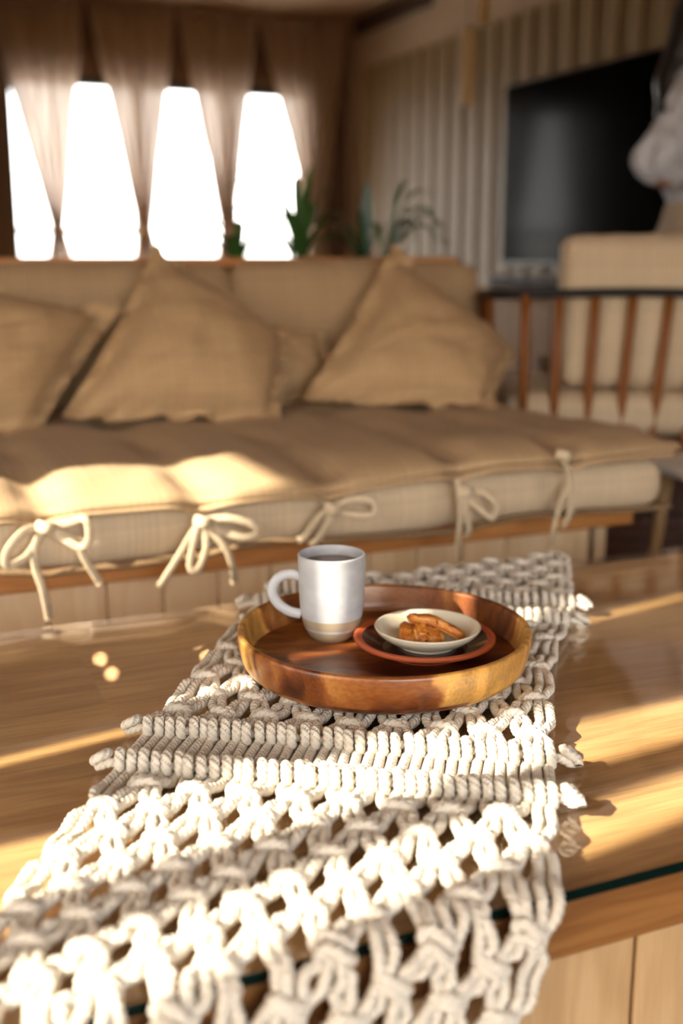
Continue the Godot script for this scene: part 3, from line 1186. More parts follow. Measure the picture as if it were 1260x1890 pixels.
		put("cord", g.mesh(), M.cotton, runner)
		var count := g.v.size()
		for i in 420:
			var at := rng.randi_range(0, count - 30)
			var p := g.v[at]
			var nn := g.n[at]
			var l := rng.randf_range(0.0012, 0.0042)
			var bent := nn + Vector3(rng.randf_range(-1, 1), rng.randf_range(-1, 1), rng.randf_range(-1, 1)) * 0.9
			var aside := bent.cross(Vector3(rng.randf(), rng.randf(), 0.3)).normalized() * 0.00007
			var mid := p + nn * l * 0.5
			var tip := mid + bent * l * 0.5
			fuzz.grid(PackedVector3Array([p - aside, p + aside, mid - aside, mid + aside, tip - aside * 0.4, tip + aside * 0.4]), 3, 2)


	put("loose_fibres", fuzz.mesh(), M.cotton, runner).set_meta("kind", "stuff")


# ---------------------------------------------------------------- tray, mug, dishes, fruit
func tray_picture(w: int, h: int, flat: bool) -> ImageTexture:
	# a slab of acacia cut out of the solid: dark heart, yellow sapwood at two ends
	var a := FastNoiseLite.new()
	a.seed = 5
	a.frequency = 1.0
	a.fractal_octaves = 4
	var b := FastNoiseLite.new()
	b.seed = 8
	b.frequency = 1.0
	var out := PackedByteArray()
	out.resize(w * h * 3)
	var gr := Gradient.new()
	gr.offsets = [0.0, 0.3, 0.55, 0.8, 1.0]
	gr.colors = [Color8(46, 20, 9), Color8(86, 42, 17), Color8(124, 68, 28), Color8(156, 96, 44), Color8(180, 126, 66)]
	var sap := Color8(230, 172, 88)
	for y in h:
		for x in w:
			var p: Vector3
			if flat:
				p = Vector3((float(x) / w - 0.5) * 0.36, 0.01, (float(y) / h - 0.5) * 0.36)
			else:
				var t := TAU * x / w
				p = Vector3(0.175 * cos(t), 0.05 * y / h, 0.175 * sin(t))
			# grain runs roughly along x in the room, tilted
			var gu := p.x * 0.93 + p.z * 0.36
			var gv := p.z * 0.93 - p.x * 0.36
			var big := a.get_noise_3d(gu * 6.0, p.y * 14.0, gv * 18.0)
			var ring := sin((gv + big * 0.035 + p.y * 0.5) * 190.0)
			var hair := b.get_noise_3d(gu * 60.0, p.y * 420.0, gv * 420.0)
			var t2 := 0.45 + big * 0.75 + ring * 0.11 + hair * 0.16
			if not flat:
				t2 += 0.14
			var c := gr.sample(clampf(t2, 0.0, 1.0))
			var s := p.x * 0.62 + p.z * 0.79 + a.get_noise_3d(p.x * 9.0, p.y * 20.0, p.z * 9.0) * 0.025 - p.y * 0.55
			var edge := smoothstep(0.116, 0.124, s) if not flat else 0.0
			var other := smoothstep(0.150, 0.156, -p.x * 0.95 - p.z * 0.3 + a.get_noise_3d(p.z * 9.0, p.y * 12.0, p.x * 9.0) * 0.03)
			var light := maxf(edge, other * 0.85)
			var sc := sap.darkened(clampf(0.12 - 0.14 * hair - 0.10 * ring, 0.0, 0.4))
			c = c.lerp(sc, light)
			var at := (y * w + x) * 3
			out[at] = int(c.r * 255.0)
			out[at + 1] = int(c.g * 255.0)
			out[at + 2] = int(c.b * 255.0)
	return picture(w, h, out)


func build_tray_set():
	var centre := Vector3(0.551, 0.418, -1.145)
	var tray := root("round_tray", centre)
	tag(tray, "round reddish brown wooden tray with a raised rim resting on the cord runner", "tray")
	var tm := mat("tray_wood", Color.WHITE, 0.38, 0.5)
	tm.albedo_texture = tray_picture(512, 512, true)
	tm.clearcoat_enabled = true
	tm.clearcoat = 0.35
	tm.clearcoat_roughness = 0.25
	tm.uv1_scale = Vector3(1.0 / 0.36, 1.0 / 0.36, 1)
	tm.uv1_offset = Vector3(0.5, 0.5, 0)
	var rm := mat("tray_rim_wood", Color.WHITE, 0.36, 0.5)
	rm.albedo_texture = tray_picture(1024, 160, false)
	rm.uv1_scale = Vector3(1, 1.0 / 0.11, 1)
	rm.clearcoat_enabled = true
	rm.clearcoat = 0.4
	rm.clearcoat_roughness = 0.25
	put("base", lathe(smooth([Vector2(0.0, 0.0115), Vector2(0.08, 0.0115), Vector2(0.150, 0.0115), Vector2(0.158, 0.0125)], 4), 96, false), tm, tray)
	put("rim", lathe(smooth([Vector2(0.06, 0.0005), Vector2(0.150, 0.0), Vector2(0.160, 0.0015), Vector2(0.1665, 0.008), Vector2(0.1705, 0.022), Vector2(0.1728, 0.036), Vector2(0.1730, 0.0425), Vector2(0.1712, 0.0452), Vector2(0.1675, 0.0455), Vector2(0.1650, 0.0435), Vector2(0.1635, 0.036), Vector2(0.1605, 0.020), Vector2(0.1570, 0.0128)], 5), 128), rm, tray)

	# mug
	var floor_y := 0.4298
	var mug := root("mug", Vector3(0.515, floor_y, -1.218))
	tag(mug, "tall grey-white glazed stoneware mug of coffee with a bare sandy base", "mug")
	var glaze := mat("mug_glaze", Color(0.90, 0.91, 0.92), 0.36, 0.45)
	var sp := FastNoiseLite.new()
	sp.seed = 17
	sp.frequency = 0.25
	var cl := FastNoiseLite.new()
	cl.seed = 18
	cl.frequency = 0.012
	var by := PackedByteArray()
	by.resize(512 * 256 * 3)
	for y in 256:
		for x in 512:
			var tone := 0.80 + cl.get_noise_2d(x, y * 2.5) * 0.07
			if sp.get_noise_2d(x, y) > 0.62:
				tone -= 0.16
			var at := (y * 512 + x) * 3
			by[at] = int(tone * 255.0 * 0.985)
			by[at + 1] = int(tone * 255.0 * 0.985)
			by[at + 2] = int(tone * 255.0 * 0.99)
	glaze.albedo_texture = picture(512, 256, by)
	glaze.uv1_scale = Vector3(1, 5, 1)
	var bare := mat("mug_bare", Color8(164, 148, 124), 0.7, 0.3)
	var outer := [Vector2(0.0374, 0.0300), Vector2(0.0392, 0.045), Vector2(0.0402, 0.065), Vector2(0.0408, 0.085), Vector2(0.0412, 0.102), Vector2(0.0411, 0.1062), Vector2(0.0400, 0.1080), Vector2(0.0386, 0.1072), Vector2(0.0380, 0.102), Vector2(0.0372, 0.07), Vector2(0.0355, 0.03), Vector2(0.0300, 0.012), Vector2(0.0, 0.009)]
	put("body", lathe(smooth(PackedVector2Array(outer), 5), 72), glaze, mug)
	put("bare_base", lathe(smooth([Vector2(0.0, 0.0006), Vector2(0.0185, 0.0), Vector2(0.0225, 0.001), Vector2(0.0290, 0.0075), Vector2(0.0343, 0.0180), Vector2(0.0374, 0.0304)], 5), 72), bare, mug).set_meta("label", "unglazed sandy lower band")
	put("coffee", lathe([Vector2(0.0, 0.0955), Vector2(0.0377, 0.0955)], 48), M.coffee, mug)
	var hp := PackedVector3Array()
	for q in [[0.0385, 0.0800], [0.050, 0.0835], [0.0630, 0.0805], [0.0715, 0.0710], [0.0722, 0.0590], [0.0655, 0.0465], [0.0520, 0.0365], [0.0385, 0.0325]]:
		hp.append(Vector3(-q[0], q[1], 0))
	var hg := Geo.new()
	tube_into(hg, smooth3(hp, 7), [0.0062], [0.0042], 14, Vector3(0, 0, 1))
	var hd := put("handle", hg.mesh(), glaze, mug)
	hd.rotation.y = -deg_to_rad(23.4 - 8.0)

	# terracotta plate and cream dish
	var pc := Vector3(0.5985, floor_y, -1.132)
	var plate := root("saucer", pc)
	tag(plate, "terracotta saucer with a dark brown glazed inside, under the cream dish", "saucer")
	put("body", lathe(smooth([Vector2(0.0, 0.0), Vector2(0.048, 0.0), Vector2(0.052, 0.001), Vector2(0.068, 0.0085), Vector2(0.0805, 0.0130), Vector2(0.0838, 0.0150), Vector2(0.0842, 0.0182), Vector2(0.0825, 0.0198), Vector2(0.0790, 0.0196), Vector2(0.0745, 0.0176)], 5), 96), M.terracotta, plate)
	put("glazed_well", lathe(smooth([Vector2(0.0748, 0.0177), Vector2(0.0680, 0.0140), Vector2(0.052, 0.0062), Vector2(0.046, 0.0055), Vector2(0.0, 0.0055)], 5), 96), M.brown_glaze, plate)
	var dish := root("small_dish", pc + Vector3(0.004, 0.0058, 0.0))
	tag(dish, "small shallow cream glazed dish holding dried fruit, on the terracotta saucer", "dish")
	put("body", lathe(smooth([Vector2(0.0, 0.0), Vector2(0.030, 0.0), Vector2(0.0335, 0.0008), Vector2(0.0345, 0.003), Vector2(0.0470, 0.0085), Vector2(0.0580, 0.0165), Vector2(0.0628, 0.0228), Vector2(0.0630, 0.0248), Vector2(0.0612, 0.0250), Vector2(0.0590, 0.0225), Vector2(0.0520, 0.0150), Vector2(0.0420, 0.0095), Vector2(0.0300, 0.0066), Vector2(0.0, 0.0060)], 5), 96), M.cream_glaze, dish)

	# dried fruit: fibrous slabs
	var fm := mat("dried_fruit", Color.WHITE, 0.42, 0.5)
	var fib := wood_picture(256, 128, [Color8(140, 64, 14), Color8(186, 100, 30), Color8(208, 134, 54), Color8(226, 172, 96)], 61, 1.0, 3.0, 5.0, 0.5)
	fm.albedo_texture = fib
	fm.heightmap_enabled = true
	fm.heightmap_texture = fib
	fm.heightmap_scale = 0.12
	fm.subsurf_scatter_enabled = true
	fm.subsurf_scatter_strength = 0.15
	var dc := pc + Vector3(0.004, 0.0058 + 0.0065, 0.0)
	var bits := [
		["long orange-brown fibrous dried fruit strip lying across the pile in the dish", Vector3(0.010, 0.0175, 0.004), Vector3(0.072, 0.011, 0.021), Vector3(-0.18, -0.62, -0.24)],
		["dark amber wedge of dried fruit at the left end of the pile", Vector3(-0.022, 0.0100, -0.006), Vector3(0.040, 0.011, 0.020), Vector3(0.12, 0.75, 0.25)],
		["short amber chunk of dried fruit at the front of the dish", Vector3(-0.008, 0.0085, 0.019), Vector3(0.030, 0.014, 0.017), Vector3(0.15, -0.95, -0.1)],
		["bent dried fruit strip leaning up under the long strip", Vector3(-0.010, 0.0160, 0.004), Vector3(0.044, 0.009, 0.014), Vector3(0.1, 1.15, 0.55)],
	]
	for i in bits.size():
		var o := put("dried_fruit", fruit(bits[i][2], 70 + i), fm, null, dc + bits[i][1])
		o.rotation = bits[i][3]
		tag(o, bits[i][0], "dried fruit", "pieces of dried fruit in the cream dish")


func fruit(size: Vector3, seed_: int) -> ArrayMesh:
	var nz := FastNoiseLite.new()
	nz.seed = seed_
	nz.frequency = 1.0
	var pts := PackedVector3Array()
	var uvs := PackedVector2Array()
	var rows := 28
	var cols := 24
	for r in rows + 1:
		var t := float(r) / rows
		var x := (t - 0.5) * size.x
		var endr := pow(maxf(1.0 - pow(absf(2.0 * t - 1.0), 11.0), 0.0), 0.5)
		for c in cols:
			var a := TAU * c / cols
			var e := 0.30
			var cy := signf(sin(a)) * pow(absf(sin(a)), e)
			var cz := signf(cos(a)) * pow(absf(cos(a)), e)
			var w := 1.0 + 0.30 * nz.get_noise_2d(x * 60.0, 3.0)
			var rough := nz.get_noise_3d(x * 40.0, cy * 2.5, cz * 2.5) * 0.0036
			pts.append(Vector3(x + 0.004 * nz.get_noise_2d(cy * 3.0, cz * 3.0) * signf(t - 0.5) * 2.0, (size.y / 2 * cy + rough) * endr + 0.004 * sin(t * 4.0), (size.z / 2 * cz * w + rough) * endr + 0.003 * sin(t * 3.0 + seed_)))
			uvs.append(Vector2(t, float(c) / cols))
	var g := Geo.new()
	g.grid(pts, rows + 1, cols, true, true, uvs)
	return g.mesh()


# ---------------------------------------------------------------- cushions
func build_cushions():
	# three long back cushions
	var said := ["tan linen back cushion at the left end of the sofa", "tan linen back cushion behind the middle of the sofa", "tan linen back cushion behind the right end of the sofa"]
	var spots := [-0.19, 0.535, 1.25]
	for i in 3:
		var o := put("back_cushion", cushion_box(Vector3(0.712, 0.325, 0.15), 0.045, Vector3(0.006, 0.012, 0.03), 20 + i), M.linen, null, Vector3(spots[i], 0.7025, -2.79))
		o.rotation.x = -0.10
		tag(o, said[i], "cushion", "back cushions along the sofa")
	var list := [
		["large tan linen scatter cushion cut off by the left edge of the photo", [Vector3(0.151, 0.857, -2.62), Vector3(0.575, 0.760, -2.60), Vector3(0.345, 0.520, -2.40), Vector3(-0.02, 0.545, -2.38)], 0.105, 0.15, 1],
		["tan linen scatter cushion with a flat border, standing on its corner mid-sofa", [Vector3(0.683, 0.915, -2.67), Vector3(0.985, 0.680, -2.58), Vector3(0.868, 0.520, -2.36), Vector3(0.385, 0.555, -2.36)], 0.105, 0.13, 2],
		["sandy linen scatter cushion with a flat border, leaning at the sofa's right end", [Vector3(1.300, 0.915, -2.67), Vector3(1.600, 0.640, -2.54), Vector3(1.385, 0.530, -2.30), Vector3(0.945, 0.560, -2.42)], 0.100, 0.14, 3],
		["tan cushion half hidden behind the middle scatter cushion", [Vector3(0.80, 0.76, -2.68), Vector3(1.105, 0.705, -2.66), Vector3(1.10, 0.535, -2.58), Vector3(0.78, 0.535, -2.58)], 0.055, 0.12, 4],
	]
	for l in list:
		var c: Array = l[1]
		var mid: Vector3 = (c[0] + c[1] + c[2] + c[3]) / 4.0
		var rel := []
		for p in c:
			rel.append(p - mid)
		var o := put("scatter_cushion", pillow(rel, l[2], l[3], l[4]), M.pillow_linen, null, mid)
		tag(o, l[0], "cushion", "scatter cushions on the sofa")


# ---------------------------------------------------------------- spindle armchair and stool
func build_armchair():
	# seen from behind: local x along the back, local -z the way it faces
	var at := Vector3(1.82, 0, -2.347)
	var chair := root("spindle_armchair", at, atan2(-FWD.x, -FWD.z))
	tag(chair, "spindle-backed lounge chair with a black top rail, seen from behind", "armchair")
	var half := 0.345
	# hoop rail: back, round the corners, along the arms
	var rail := PackedVector3Array()
	rail.append(Vector3(-half, 0.775, -0.55))
	rail.append(Vector3(-half, 0.785, -0.25))
	rail.append(Vector3(-half, 0.790, -0.10))
	rail.append(Vector3(-half + 0.035, 0.792, -0.025))
	rail.append(Vector3(-half + 0.11, 0.795, 0.0))
	rail.append(Vector3(0, 0.800, 0.012))
	rail.append(Vector3(half - 0.11, 0.795, 0.0))
	rail.append(Vector3(half - 0.035, 0.792, -0.025))
	rail.append(Vector3(half, 0.790, -0.10))
	rail.append(Vector3(half, 0.785, -0.25))
	rail.append(Vector3(half, 0.775, -0.55))
	var g := Geo.new()
	tube_into(g, smooth3(rail, 6), [0.020], [0.012], 12, Vector3(0, 1, 0))
	put("top_rail", g.mesh(), M.black_frame, chair).set_meta("label", "black curved top rail")
	for x in [-0.275, -0.190, -0.098, -0.005, 0.088, 0.180, 0.270]:
		put("spindle", bar(Vector3(x * 0.92 - 0.012, 0.40, -0.03), Vector3(x, 0.795, 0.004), 0.0125, 0.0125), M.spindle_wood, chair)
	for s in [-1, 1]:
		for z in [-0.15, -0.25, -0.36, -0.46]:
			put("spindle", bar(Vector3(s * half * 0.95, 0.40, z), Vector3(s * half, 0.785, z), 0.0115, 0.0115), M.spindle_wood, chair)
	put("seat_frame", rbox(Vector3(0.70, 0.06, 0.64), 0.012, 0), M.spindle_wood, chair, Vector3(0, 0.385, -0.29))
	put("lower_panel", rbox(Vector3(0.66, 0.28, 0.58), 0.02, 0), M.dark_wood, chair, Vector3(0, 0.20, -0.29))
	for i in 7:
		put("slat", rbox(Vector3(0.68, 0.026, 0.012), 0.005, 0, Vector2(i * 0.3, i * 0.2)), M.dark_wood, chair, Vector3(0, 0.10 + i * 0.036, 0.006))
	for sx in [-1, 1]:
		for sz in [-0.01, -0.57]:
			put("leg", bar(Vector3(sx * 0.335, 0.0, sz), Vector3(sx * 0.33, 0.37, sz), 0.016, 0.022), M.dark_wood, chair)
	var turn := chair.rotation.y
	var b := Basis(Vector3.UP, turn)
	var seat := put("seat_cushion", cushion_box(Vector3(0.62, 0.115, 0.56), 0.04, Vector3(0.01, 0.010, 0.008), 33, 16), M.cream_cloth, null, at + b * Vector3(0.0, 0.484, -0.30))
	seat.rotation.y = turn
	tag(seat, "cream seat cushion glimpsed between the spindles of the lounge chair", "cushion")
	var back := put("chair_back_cushion", cushion_box(Vector3(0.56, 0.38, 0.15), 0.035, Vector3(0.006, 0.012, 0.02), 34, 18), M.cream_cloth, null, at + b * Vector3(0.115, 0.746, -0.115))
	back.rotation = Vector3(0.04, turn, 0)
	tag(back, "cream back cushion rising above the black rail of the lounge chair", "cushion")

	# stool with a white top at the right edge
	var st := root("side_stool", Vector3(1.815, 0, -1.90), atan2(-FWD.x, -FWD.z) + 0.35)
	tag(st, "small stool with a white top and pale legs at the photo's right edge", "stool")
	put("top", rbox(Vector3(0.36, 0.030, 0.36), 0.012, 0, Vector2.ZERO, 3), M.white_lacquer, st, Vector3(0, 0.425, 0))
	for sx in [-1, 1]:
		for sz in [-1, 1]:
			put("leg", bar(Vector3(sx * 0.155, 0, sz * 0.155), Vector3(sx * 0.125, 0.412, sz * 0.125), 0.012, 0.017), M.pine_plank, st)


# ---------------------------------------------------------------- person
func build_person():
	# local: +z is the way the person faces, -x the person's right
	var at := Vector3(2.635, -0.02, -3.06)
	var face := (SIDE * 0.86 - FWD * 0.50).normalized()
	var p := root("person", at, atan2(face.x, face.z))
	tag(p, "person in a puff-sleeved white blouse and beige trousers standing by the television", "person")
	var sh := Vector3(-0.165, 1.435, 0.0)
	var el := Vector3(-0.285, 1.160, -0.070)
	var wr := Vector3(-0.130, 1.140, 0.175)
	var body := []
	body.append([Vector3(0, 0.98, 0), Vector3(0, 1.12, 0.005), 0.125, 0.105])
	body.append([Vector3(0, 1.12, 0.005), Vector3(0, 1.36, 0.0), 0.105, 0.125])
	body.append([Vector3(-0.13, 1.40, 0), Vector3(0.13, 1.40, 0), 0.065, 0.065])
	body.append([Vector3(0, 1.42, 0), Vector3(0, 1.54, 0.015), 0.055, 0.048])
	body.append([Vector3(0, 1.625, 0.015), Vector3(0, 1.68, 0.005), 0.072, 0.088])
	body.append([Vector3(0, 1.585, 0.055), Vector3(0, 1.60, 0.05), 0.038, 0.05])
	body.append([Vector3(0, 1.655, 0.085), Vector3(0, 1.615, 0.112), 0.010, 0.014])
	for s in [-1.0, 1.0]:
		body.append([Vector3(s * 0.085, 1.64, 0.0), Vector3(s * 0.09, 1.665, -0.008), 0.014, 0.018])
		var m := Vector3(-s, 1, 1)
		var e2: Vector3 = el * m
		var w2: Vector3 = wr * m
		if s > 0:
			w2 += Vector3(-0.02, 0.03, 0.03)
		body.append([sh * m, e2, 0.052, 0.040])
		body.append([e2, w2, 0.040, 0.026])
		var dir := (w2 - e2).normalized()
		body.append([w2, w2 + dir * 0.07, 0.026, 0.034])
		for f in 4:
			var o := Vector3(0, 0.026 - f * 0.017, 0)
			body.append([w2 + dir * 0.075 + o, w2 + dir * (0.145 - absf(f - 1.3) * 0.012) + o * 1.1 + Vector3(s * -0.012, 0, 0), 0.0105, 0.0085])
		body.append([w2 + dir * 0.03 + Vector3(0, 0.02, 0), w2 + dir * 0.085 + Vector3(0, 0.055, 0.01), 0.012, 0.009])
		body.append([Vector3(s * 0.085, 0.95, 0), Vector3(s * 0.09, 0.50, 0.005), 0.095, 0.062])
		body.append([Vector3(s * 0.09, 0.50, 0.005), Vector3(s * 0.09, 0.09, -0.01), 0.060, 0.038])
		body.append([Vector3(s * 0.09, 0.05, -0.02), Vector3(s * 0.10, 0.035, 0.16), 0.038, 0.030])
	put("body", skin(body, 0.012, 0.03), M.skin_tone, p)
	var blouse := []
	blouse.append([Vector3(0, 1.165, 0.0), Vector3(0, 1.22, 0.005), 0.148, 0.135])
	blouse.append([Vector3(0, 1.14, 0.005), Vector3(0, 1.36, 0.0), 0.135, 0.140])
	blouse.append([Vector3(-0.14, 1.405, 0), Vector3(0.14, 1.405, 0), 0.080, 0.080])
	for s in [-1.0, 1.0]:
		var m := Vector3(-s, 1, 1)
		var e2: Vector3 = el * m
		blouse.append([sh * m + Vector3(0, 0.01, 0), (sh * m).lerp(e2, 0.50), 0.062, 0.070])
		blouse.append([(sh * m).lerp(e2, 0.60), e2 + Vector3(0, 0.045, 0.0), 0.078, 0.082])
		blouse.append([e2 + Vector3(0, 0.04, 0.0), e2.lerp(wr * m, 0.12) + Vector3(0, 0.012, 0), 0.080, 0.050])
	put("blouse", skin(blouse, 0.012, 0.03, 0.030), M.white_blouse, p)
	var tr := []
	tr.append([Vector3(0, 0.955, 0.0), Vector3(0, 1.02, 0.0), 0.165, 0.140])
	for s in [-1.0, 1.0]:
		tr.append([Vector3(s * 0.085, 0.93, 0), Vector3(s * 0.095, 0.50, 0.005), 0.118, 0.088])
		tr.append([Vector3(s * 0.095, 0.50, 0.005), Vector3(s * 0.095, 0.10, -0.01), 0.088, 0.078])
	put("trousers", skin(tr, 0.015, 0.04, 0.016), M.beige_trousers, p)
	var hair := []
	hair.append([Vector3(0, 1.70, -0.025), Vector3(0, 1.66, -0.055), 0.092, 0.080])
	hair.append([Vector3(0, 1.66, -0.07), Vector3(-0.02, 1.46, -0.125), 0.070, 0.055])
	hair.append([Vector3(-0.02, 1.47, -0.12), Vector3(-0.03, 1.36, -0.145), 0.055, 0.030])
	put("hair", skin(hair, 0.012, 0.03), M.hair_dark, p)
	for s in [-1, 1]:
		var ey := SphereMesh.new()
		ey.radius = 0.011
		ey.height = 0.022
		ey.radial_segments = 16
		ey.rings = 8
		put("eye", ey, M.hair_dark, p, Vector3(s * 0.032, 1.655, 0.080))
	var mo := rbox(Vector3(0.045, 0.011, 0.012), 0.005, 0, Vector2.ZERO, 2)
	put("mouth", mo, M.terracotta, p, Vector3(0, 1.577, 0.098))


# ---------------------------------------------------------------- plants behind the sofa
func blade(base: Vector3, tip: Vector3, rise: float, wide: float, droop: float) -> ArrayMesh:
	var rows := 18
	var pts := PackedVector3Array()
	var ctrl := base.lerp(tip, 0.45) + Vector3(0, rise, 0)
	var side := (tip - base).cross(Vector3.UP)
	if side.length() < 0.02:
		side = SIDE
	side = side.normalized()
	var g := Geo.new()
	for sgn in [1.0, -1.0]:
		pts = PackedVector3Array()
		for r in rows + 1:
			var t := float(r) / rows
			var p := base.lerp(ctrl, t).lerp(ctrl.lerp(tip, t), t)
			p.y -= droop * t * t * t
			var w := wide * pow(sin(PI * clampf(0.10 + 0.90 * t, 0.0, 1.0)), 0.8) + 0.0004
			for c in 3:
				var q := c - 1.0
				pts.append(p + side * (q * w) + Vector3(0, absf(q) * w * 0.45 + sgn * 0.0006, 0))
		g.grid(pts, rows + 1, 3, false, sgn < 0)
	return g.mesh()


func plant(called: String, label: String, at: Vector3, leaves: Array, m: Material):
	var p := root(called, at)
	tag(p, label, "plant", "plants in the trough behind the sofa")
	put("crown", lathe(smooth([Vector2(0.0, -0.05), Vector2(0.02, -0.045), Vector2(0.026, -0.01), Vector2(0.014, 0.02), Vector2(0.0, 0.024)], 3), 14), m, p)
	for l in leaves:
		put("leaf", blade(Vector3(l[0] * 0.06, 0, l[2] * 0.1), Vector3(l[0], l[1], l[2]), l[3], l[4], l[5]), m, p)


func build_plants():
	var tr := root("planter_trough", Vector3(0.62, 0, -3.10))
	tag(tr, "long wooden planter trough standing behind the sofa back", "planter")
	put("box", rbox(Vector3(2.0, 0.84, 0.26), 0.006, 0), M.oak_rail, tr, Vector3(0, 0.42, 0))
	put("soil", rbox(Vector3(1.94, 0.012, 0.2), 0.004, 0), M.soil, tr, Vector3(0, 0.845, 0))
	var y := 0.86
	# leaf: tip x, tip y, tip z, rise, half width, droop
	plant("palm_plant", "arching palm plant in front of the right window", Vector3(1.20, y, -3.06), [
		[-0.26, 0.20, 0.02, 0.24, 0.009, 0.03], [-0.20, 0.26, -0.02, 0.20, 0.009, 0.02], [-0.10, 0.31, 0.0, 0.10, 0.011, 0.0], [-0.03, 0.24, 0.04, 0.12, 0.014, 0.0],
		[0.05, 0.28, -0.03, 0.10, 0.014, 0.0], [0.10, 0.24, 0.02, 0.12, 0.014, 0.02], [-0.28, 0.12, 0.05, 0.20, 0.010, 0.03], [-0.10, 0.16, 0.08, 0.12, 0.015, 0.0],
		[0.15, 0.16, -0.02, 0.12, 0.016, 0.03], [0.02, 0.17, 0.06, 0.08, 0.018, 0.0], [-0.05, 0.14, -0.06, 0.10, 0.018, 0.0], [0.09, 0.12, 0.06, 0.10, 0.018, 0.02],
		[-0.21, 0.08, -0.05, 0.16, 0.012, 0.05], [-0.15, 0.22, 0.06, 0.20, 0.010, 0.04], [0.05, 0.08, 0.05, 0.06, 0.018, 0.0], [-0.06, 0.07, 0.05, 0.06, 0.016, 0.0],
		[0.17, 0.07, 0.03, 0.10, 0.014, 0.02], [0.00, 0.22, -0.02, 0.06, 0.013, 0.0]], M.leaf)
	plant("leafy_plant", "low leafy plant under the right window", Vector3(1.02, y, -3.08), [
		[-0.12, 0.10, 0.02, 0.08, 0.013, 0.03], [-0.08, 0.14, -0.02, 0.06, 0.013, 0.0], [0.0, 0.12, 0.03, 0.07, 0.014, 0.0], [0.07, 0.11, 0.0, 0.07, 0.013, 0.02],
		[0.12, 0.07, 0.03, 0.08, 0.012, 0.03], [-0.05, 0.08, 0.07, 0.05, 0.014, 0.0], [0.04, 0.07, 0.06, 0.05, 0.014, 0.0], [-0.15, 0.06, 0.05, 0.07, 0.011, 0.03]], M.leaf)
	plant("upright_plant", "dark upright blade-leaved plant right of the palm", Vector3(1.40, y, -3.06), [
		[0.01, 0.24, 0.0, 0.02, 0.020, 0.0], [-0.03, 0.16, 0.03, 0.03, 0.012, 0.0], [-0.09, 0.13, 0.02, 0.05, 0.010, 0.0], [0.05, 0.12, 0.04, 0.04, 0.012, 0.0], [-0.13, 0.08, 0.03, 0.05, 0.010, 0.01]], M.leaf_dark)
	plant("spider_plant", "spider plant arching down to the right behind the sofa", Vector3(1.46, y, -3.05), [
		[0.07, 0.25, 0.0, 0.10, 0.016, 0.0], [0.13, 0.22, 0.03, 0.16, 0.013, 0.02], [0.19, 0.10, 0.02, 0.24, 0.013, 0.04], [0.22, 0.06, 0.04, 0.24, 0.012, 0.04], [0.16, 0.06, 0.06, 0.20, 0.009, 0.05],
		[0.12, 0.10, -0.03, 0.16, 0.010, 0.02], [0.24, 0.04, -0.02, 0.20, 0.008, 0.05], [0.10, 0.05, 0.06, 0.14, 0.010, 0.04], [-0.06, 0.12, 0.03, 0.08, 0.009, 0.0]], M.leaf)


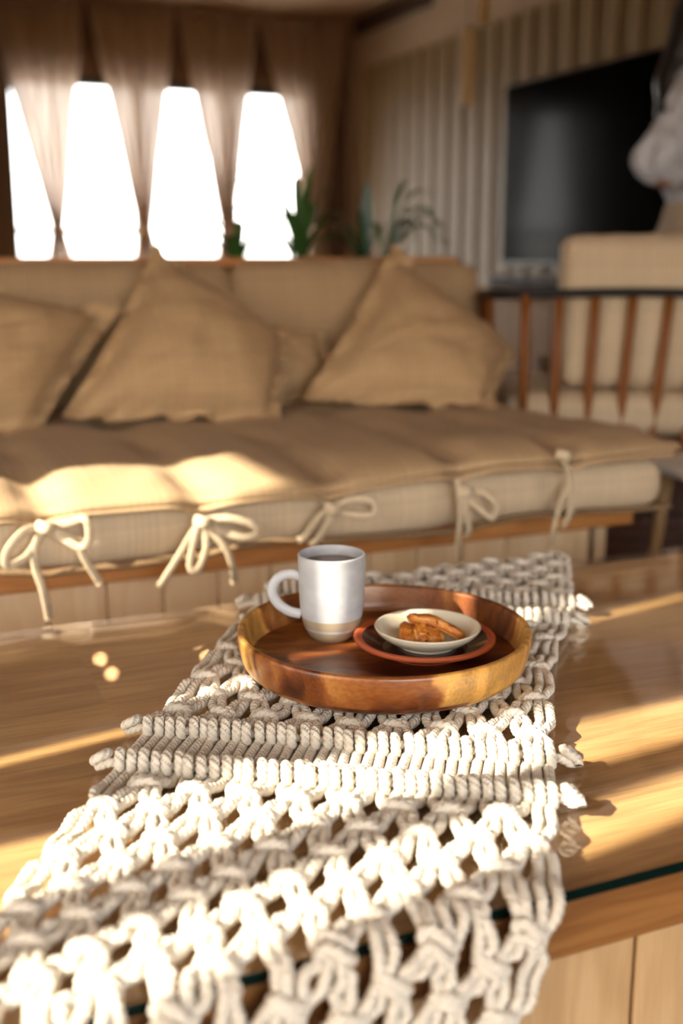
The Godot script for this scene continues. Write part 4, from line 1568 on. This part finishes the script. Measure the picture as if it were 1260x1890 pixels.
# ---------------------------------------------------------------- television, console, vent, lamps
func build_small_things():
	var tv := root("television", Vector3(WALL_X - 0.055, 1.315, -4.83))
	tag(tv, "large black flat television on the boarded wall", "television")
	put("casing", rbox(Vector3(0.045, 0.96, 1.66), 0.006), M.black_plastic, tv)
	put("screen", rbox(Vector3(0.004, 0.93, 1.63), 0.001), M.screen, tv, Vector3(-0.0235, 0.004, 0))
	var con := root("media_console", Vector3(WALL_X - 0.27, 0, -4.8))
	tag(con, "low tan media console below the television", "console")
	put("body", rbox(Vector3(0.42, 0.60, 1.9), 0.01, 2), M.pine_plank, con, Vector3(0, 0.38, 0))
	put("top", rbox(Vector3(0.46, 0.03, 1.96), 0.008, 2), M.pine_plank, con, Vector3(0, 0.695, 0))
	for i in 3:
		var dr := put("door", rbox(Vector3(0.018, 0.54, 0.61), 0.004, 1, Vector2(i * 0.4, 0.1)), M.pine_plank, con, Vector3(-0.22, 0.38, -0.63 + i * 0.63))
		put("handle", rbox(Vector3(0.014, 0.10, 0.012), 0.004, 1), M.black_frame, dr, Vector3(-0.016, 0, 0.25))
	for s in [-1, 1]:
		put("foot", rbox(Vector3(0.38, 0.08, 0.05), 0.006), M.black_frame, con, Vector3(0, 0.04, s * 0.8))
	var sb := root("soundbar", Vector3(WALL_X - 0.22, 0.71, -5.0))
	tag(sb, "grey soundbar on the media console under the television", "soundbar")
	put("body", rbox(Vector3(0.10, 0.075, 0.95), 0.02, 2, Vector2.ZERO, 3), M.grey_object, sb, Vector3(0, 0.038, 0))
	put("grille", rbox(Vector3(0.006, 0.05, 0.90), 0.002), M.grille_dark, sb, Vector3(-0.051, 0.038, 0))

	# slot vent high on the boarded wall
	var vent := root("air_vent", Vector3(WALL_X - 0.012, 2.462, -7.25))
	tag(vent, "dark slotted air vent high on the wall near the ceiling", "air vent")
	put("frame", rbox(Vector3(0.024, 0.11, 1.15), 0.004), M.grille_dark, vent)
	for i in 4:
		put("slat", rbox(Vector3(0.02, 0.007, 1.10), 0.002), M.dim_wall, vent, Vector3(-0.014, -0.036 + i * 0.024, 0))

	# two slim pendant tubes
	var spots := [[Vector3(2.63, 1.553, -4.652), 0.305, "lower slim bamboo pendant lamp hanging before the boarded wall"], [Vector3(2.716, 1.905, -4.675), 0.36, "higher slim bamboo pendant lamp cut off by the photo's top"]]
	for s in spots:
		var at: Vector3 = s[0]
		var l: float = s[1]
		var lamp := root("pendant_lamp", at)
		tag(lamp, s[2], "pendant lamp", "slim pendant lamps")
		put("shade", lathe(smooth([Vector2(0.020, 0.0), Vector2(0.028, 0.0), Vector2(0.0285, l * 0.5), Vector2(0.028, l), Vector2(0.010, l + 0.002), Vector2(0.0, l + 0.002)], 4), 24), M.bamboo, lamp)
		put("cord", bar(Vector3(0, l, 0), Vector3(0, ROOM_Y - at.y, 0), 0.0025, 0.0025, 6), M.black_frame, lamp)
		put("ceiling_cap", lathe([Vector2(0.0, -0.02), Vector2(0.04, -0.018), Vector2(0.045, 0.0), Vector2(0.0, 0.0)], 20), M.lamp_metal, lamp, Vector3(0, ROOM_Y - at.y, 0))

	# twin downlights in the ceiling near the far windows
	for q in [[1.352, -7.154], [1.362, -6.866], [2.023, -7.192], [2.016, -6.912]]:
		var lamp := root("downlight", Vector3(q[0], ROOM_Y, q[1]))
		tag(lamp, "small round downlight in the ceiling, %s %s of the four" % ["left" if q[0] < 1.7 else "right", "far" if q[1] < -7.0 else "near"], "downlight", "ceiling downlights")
		put("ring", lathe(smooth([Vector2(0.022, -0.001), Vector2(0.026, -0.006), Vector2(0.040, -0.006), Vector2(0.046, -0.001), Vector2(0.046, 0.0)], 3), 28), M.lamp_metal, lamp)
		put("lamp_face", lathe([Vector2(0.0, -0.003), Vector2(0.023, -0.003)], 24), M.lamp_glow, lamp)
		var sl := SpotLight3D.new()
		sl.name = "downlight_beam"
		sl.light_color = Color(1.0, 0.78, 0.52)
		sl.light_energy = 0.5
		sl.light_size = 0.02
		sl.spot_range = 8.0
		sl.spot_attenuation = 2.0
		sl.spot_angle = 45.0
		sl.shadow_enabled = true
		sl.position = Vector3(0, -0.02, 0)
		sl.rotation.x = -PI / 2
		lamp.add_child(sl, true)
